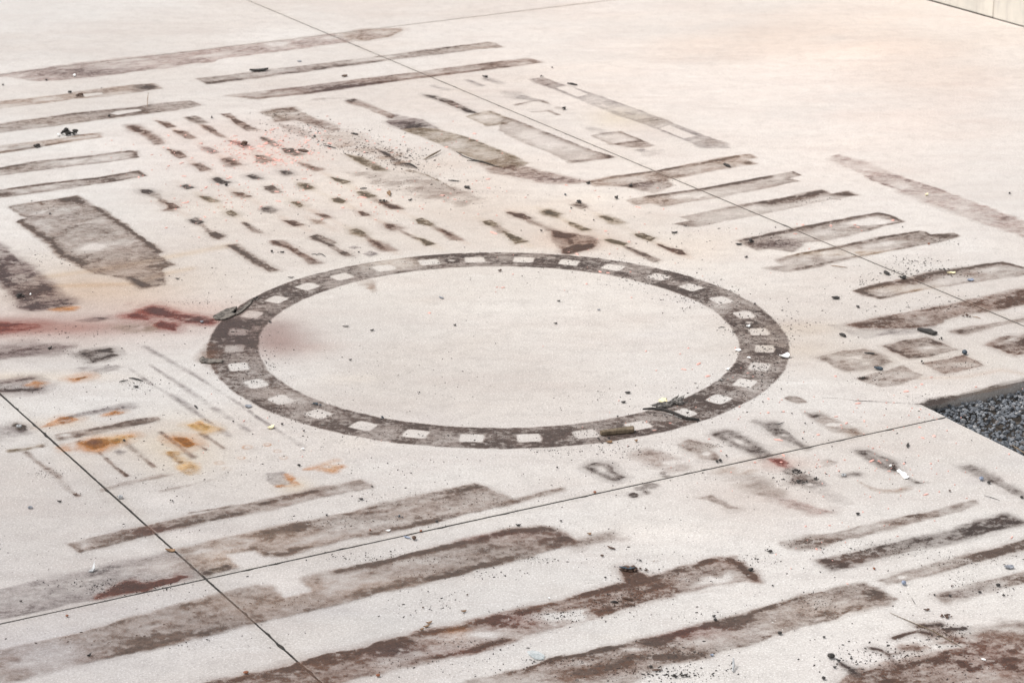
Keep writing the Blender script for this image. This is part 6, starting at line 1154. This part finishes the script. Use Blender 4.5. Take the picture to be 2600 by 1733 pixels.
scatter('dirt_crumbs', [
 ('10', 700, 1230, 500, 90, 150, .003, .012), ('10', 900, 1350, 350, 60, 190, .003, .013), ('10', 1250, 1440, 300, 80, 230, .003, .013), ('10', 400, 1180, 300, 60, 90, .003, .012), ('10', 1400, 1520, 250, 70, 120, .002, .009), ('10', 250, 1060, 200, 40, 60, .003, .01),
 ('11', 1500, 80, 700, 120, 160, .002, .008), ('11', 1900, 200, 500, 120, 90, .002, .008), ('11', 1800, 900, 1200, 300, 90, .002, .007), ('11', 600, 500, 900, 350, 130, .002, .007), ('11', 1700, 850, 600, 12, 60, .002, .006),
 ('21', 700, 850, 700, 50, 110, .002, .008), ('21', 1300, 1000, 400, 90, 260, .002, .009), ('21', 1750, 1150, 300, 130, 300, .002, .010), ('21', 2150, 1430, 180, 130, 160, .002, .009), ('21', 1000, 600, 900, 300, 120, .002, .008), ('21', 1700, 600, 400, 100, 50, .002, .008), ('21', 2350, 620, 200, 60, 60, .002, .01), ('21', 1150, 120, 400, 60, 60, .002, .007),
 ('31', 1350, 860, 350, 60, 120, .002, .010), ('31', 1500, 950, 400, 40, 120, .003, .011), ('31', 950, 1040, 150, 50, 60, .002, .009), ('31', 1800, 1230, 700, 80, 170, .002, .008), ('31', 300, 270, 300, 40, 60, .002, .008), ('31', 700, 1200, 900, 250, 110, .002, .007), ('31', 1600, 640, 200, 30, 30, .002, .008), ('31', 200, 1450, 200, 120, 80, .002, .008),
 ('32', 0, 150, 150, 220, 220, .002, .009), ('32', 1700, 230, 300, 60, 60, .002, .006), ('32', 950, 350, 200, 50, 60, .002, .006), ('32', 600, 1000, 1300, 500, 130, .0015, .006), ('32', 290, 1260, 200, 90, 90, .002, .008), ('32', 1700, 600, 600, 100, 50, .0015, .005), ('32', 1450, 520, 300, 40, 60, .0015, .004),
 ('22', 2250, 200, 200, 200, 200, .002, .009), ('22', 1900, 500, 400, 130, 180, .002, .009), ('22', 1450, 690, 300, 80, 190, .002, .009), ('22', 700, 850, 500, 60, 130, .002, .008), ('22', 1000, 1000, 500, 60, 130, .0015, .006), ('22', 1100, 1150, 900, 300, 150, .0015, .006), ('22', 400, 1010, 300, 40, 60, .0015, .006), ('22', 1100, 500, 1000, 200, 110, .0015, .006), ('22', 1900, 950, 200, 40, 50, .0015, .006),
 ('12', 1200, 880, 900, 70, 120, .0015, .007), ('12', 400, 650, 350, 120, 170, .0015, .008), ('12', 100, 200, 200, 250, 140, .0015, .008), ('12', 1300, 400, 1100, 350, 150, .0015, .005), ('12', 1200, 1150, 1000, 200, 130, .0015, .006), ('12', 1200, 1450, 500, 60, 50, .0015, .006), ('12', 2100, 1470, 500, 80, 110, .0015, .006),
 ('02', 2100, 150, 250, 150, 160, .0015, .008), ('02', 2300, 350, 200, 120, 110, .0015, .008), ('02', 1300, 400, 250, 60, 70, .0015, .006), ('02', 1000, 700, 1300, 500, 260, .0015, .006), ('02', 450, 1230, 120, 50, 60, .0015, .004), ('02', 900, 120, 300, 80, 70, .0015, .007), ('02', 150, 440, 250, 30, 70, .0015, .007), ('02', 1500, 1250, 1000, 300, 150, .0015, .005),
 ('01', 450, 800, 250, 60, 60, .002, .009), ('01', 500, 350, 350, 80, 50, .002, .007), ('01', 700, 830, 150, 60, 70, .002, .009), ('01', 200, 1130, 150, 100, 90, .002, .010), ('01', 600, 1490, 700, 60, 110, .0015, .007), ('01', 1900, 1000, 700, 300, 130, .0015, .006), ('01', 2150, 1450, 200, 120, 130, .002, .009), ('01', 1800, 1210, 250, 40, 50, .0015, .006),
 ('03', 1200, 690, 450, 60, 260, .0015, .007), ('03', 900, 680, 350, 60, 80, .0015, .006), ('03', 1000, 400, 1200, 300, 100, .0015, .005), ('03', 1400, 1180, 900, 90, 130, .0015, .007), ('03', 1400, 170, 250, 40, 60, .0015, .006), ('03', 1850, 900, 500, 200, 60, .0015, .005),
 ('13', 1300, 420, 700, 60, 220, .0015, .007), ('13', 800, 100, 600, 60, 130, .0015, .006), ('13', 1900, 560, 500, 50, 130, .0015, .007), ('13', 1600, 850, 500, 120, 90, .0015, .006), ('13', 300, 840, 400, 40, 90, .0015, .006), ('13', 2000, 1230, 400, 60, 130, .0015, .007), ('13', 1200, 1400, 500, 80, 90, .0015, .006), ('13', 2000, 1400, 600, 120, 70, .0015, .006),
 ('23', 150, 170, 250, 50, 90, .0015, .007), ('23', 200, 440, 200, 30, 60, .0015, .006), ('23', 400, 950, 450, 70, 260, .0015, .008), ('23', 1100, 750, 250, 90, 200, .0015, .009), ('23', 900, 860, 200, 50, 80, .002, .009), ('23', 1500, 600, 400, 60, 120, .0015, .007), ('23', 1200, 450, 800, 120, 80, .0015, .006), ('23', 1400, 1300, 450, 70, 230, .0015, .008), ('23', 900, 1450, 500, 90, 240, .0015, .009), ('23', 400, 1370, 300, 40, 120, .0015, .007), ('23', 2200, 450, 200, 60, 60, .0015, .007), ('23', 1700, 950, 700, 90, 80, .0015, .006), ('23', 1500, 1490, 500, 70, 220, .0015, .010), ('23', 1400, 200, 900, 200, 90, .0012, .004),
 ('33', 1000, 350, 500, 60, 200, .0015, .006), ('33', 350, 290, 200, 40, 90, .0015, .006), ('33', 1900, 450, 500, 60, 140, .0015, .006), ('33', 450, 850, 200, 90, 120, .0015, .006), ('33', 1000, 1350, 450, 120, 260, .0015, .008), ('33', 1600, 1110, 250, 70, 170, .0015, .008), ('33', 1700, 1400, 600, 200, 260, .0015, .008), ('33', 1750, 620, 150, 80, 50, .0015, .005), ('33', 1000, 800, 1200, 400, 140, .0012, .006), ('33', 2100, 700, 200, 60, 50, .0015, .007)],
 'black', 'fine dark dirt crumbs sprinkled over the stained pavement', 'crumbs', seed=5)
scatter('light_grit', [('32', 100, 180, 250, 200, 60, .0015, .004), ('21', 2000, 1300, 400, 200, 70, .0015, .004), ('12', 300, 400, 350, 300, 70, .0012, .004), ('23', 300, 900, 1200, 500, 60, .0012, .004), ('13', 1200, 500, 1100, 500, 90, .0012, .004), ('33', 800, 1200, 900, 400, 80, .0012, .004), ('02', 1800, 200, 600, 300, 50, .0012, .003), ('03', 1200, 800, 1000, 500, 60, .0012, .003), ('12', 1300, 900, 900, 60, 60, .0012, .003), ('01', 1200, 900, 1200, 500, 50, .0015, .004)], 'white', 'tiny pale grit grains among the dark crumbs', 'grit', seed=8)
scatter('pink_paint_flecks', [('10', 300, 1330, 330, 120, 110, .005, .017), ('10', 200, 1480, 250, 60, 60, .005, .017), ('00', 2150, 1350, 200, 90, 50, .005, .016), ('00', 1600, 1400, 700, 180, 40, .004, .012), ('10', 1100, 1300, 700, 200, 40, .004, .012), ('10', 1900, 1300, 400, 200, 14, .006, .016),
 ('11', 500, 150, 600, 200, 70, .004, .012), ('11', 1300, 330, 500, 150, 24, .005, .014), ('11', 2000, 250, 300, 250, 14, .006, .02), ('01', 1900, 250, 500, 250, 60, .004, .011), ('11', 2230, 1090, 40, 30, 4, .004, .012), ('21', 1000, 700, 1100, 600, 40, .004, .015), ('31', 500, 550, 500, 150, 10, .006, .018),
 ('32', 900, 750, 900, 350, 70, .003, .013), ('32', 1100, 1250, 900, 300, 50, .003, .010), ('22', 1900, 300, 500, 250, 14, .004, .013), ('33', 800, 250, 900, 300, 20, .003, .009), ('22', 1500, 900, 700, 400, 22, .002, .007), ('12', 200, 900, 900, 300, 14, .002, .006)], 'pink', 'scattered small flecks of salmon pink spray paint on the pavement', 'paint flecks', flat=True, seed=9)
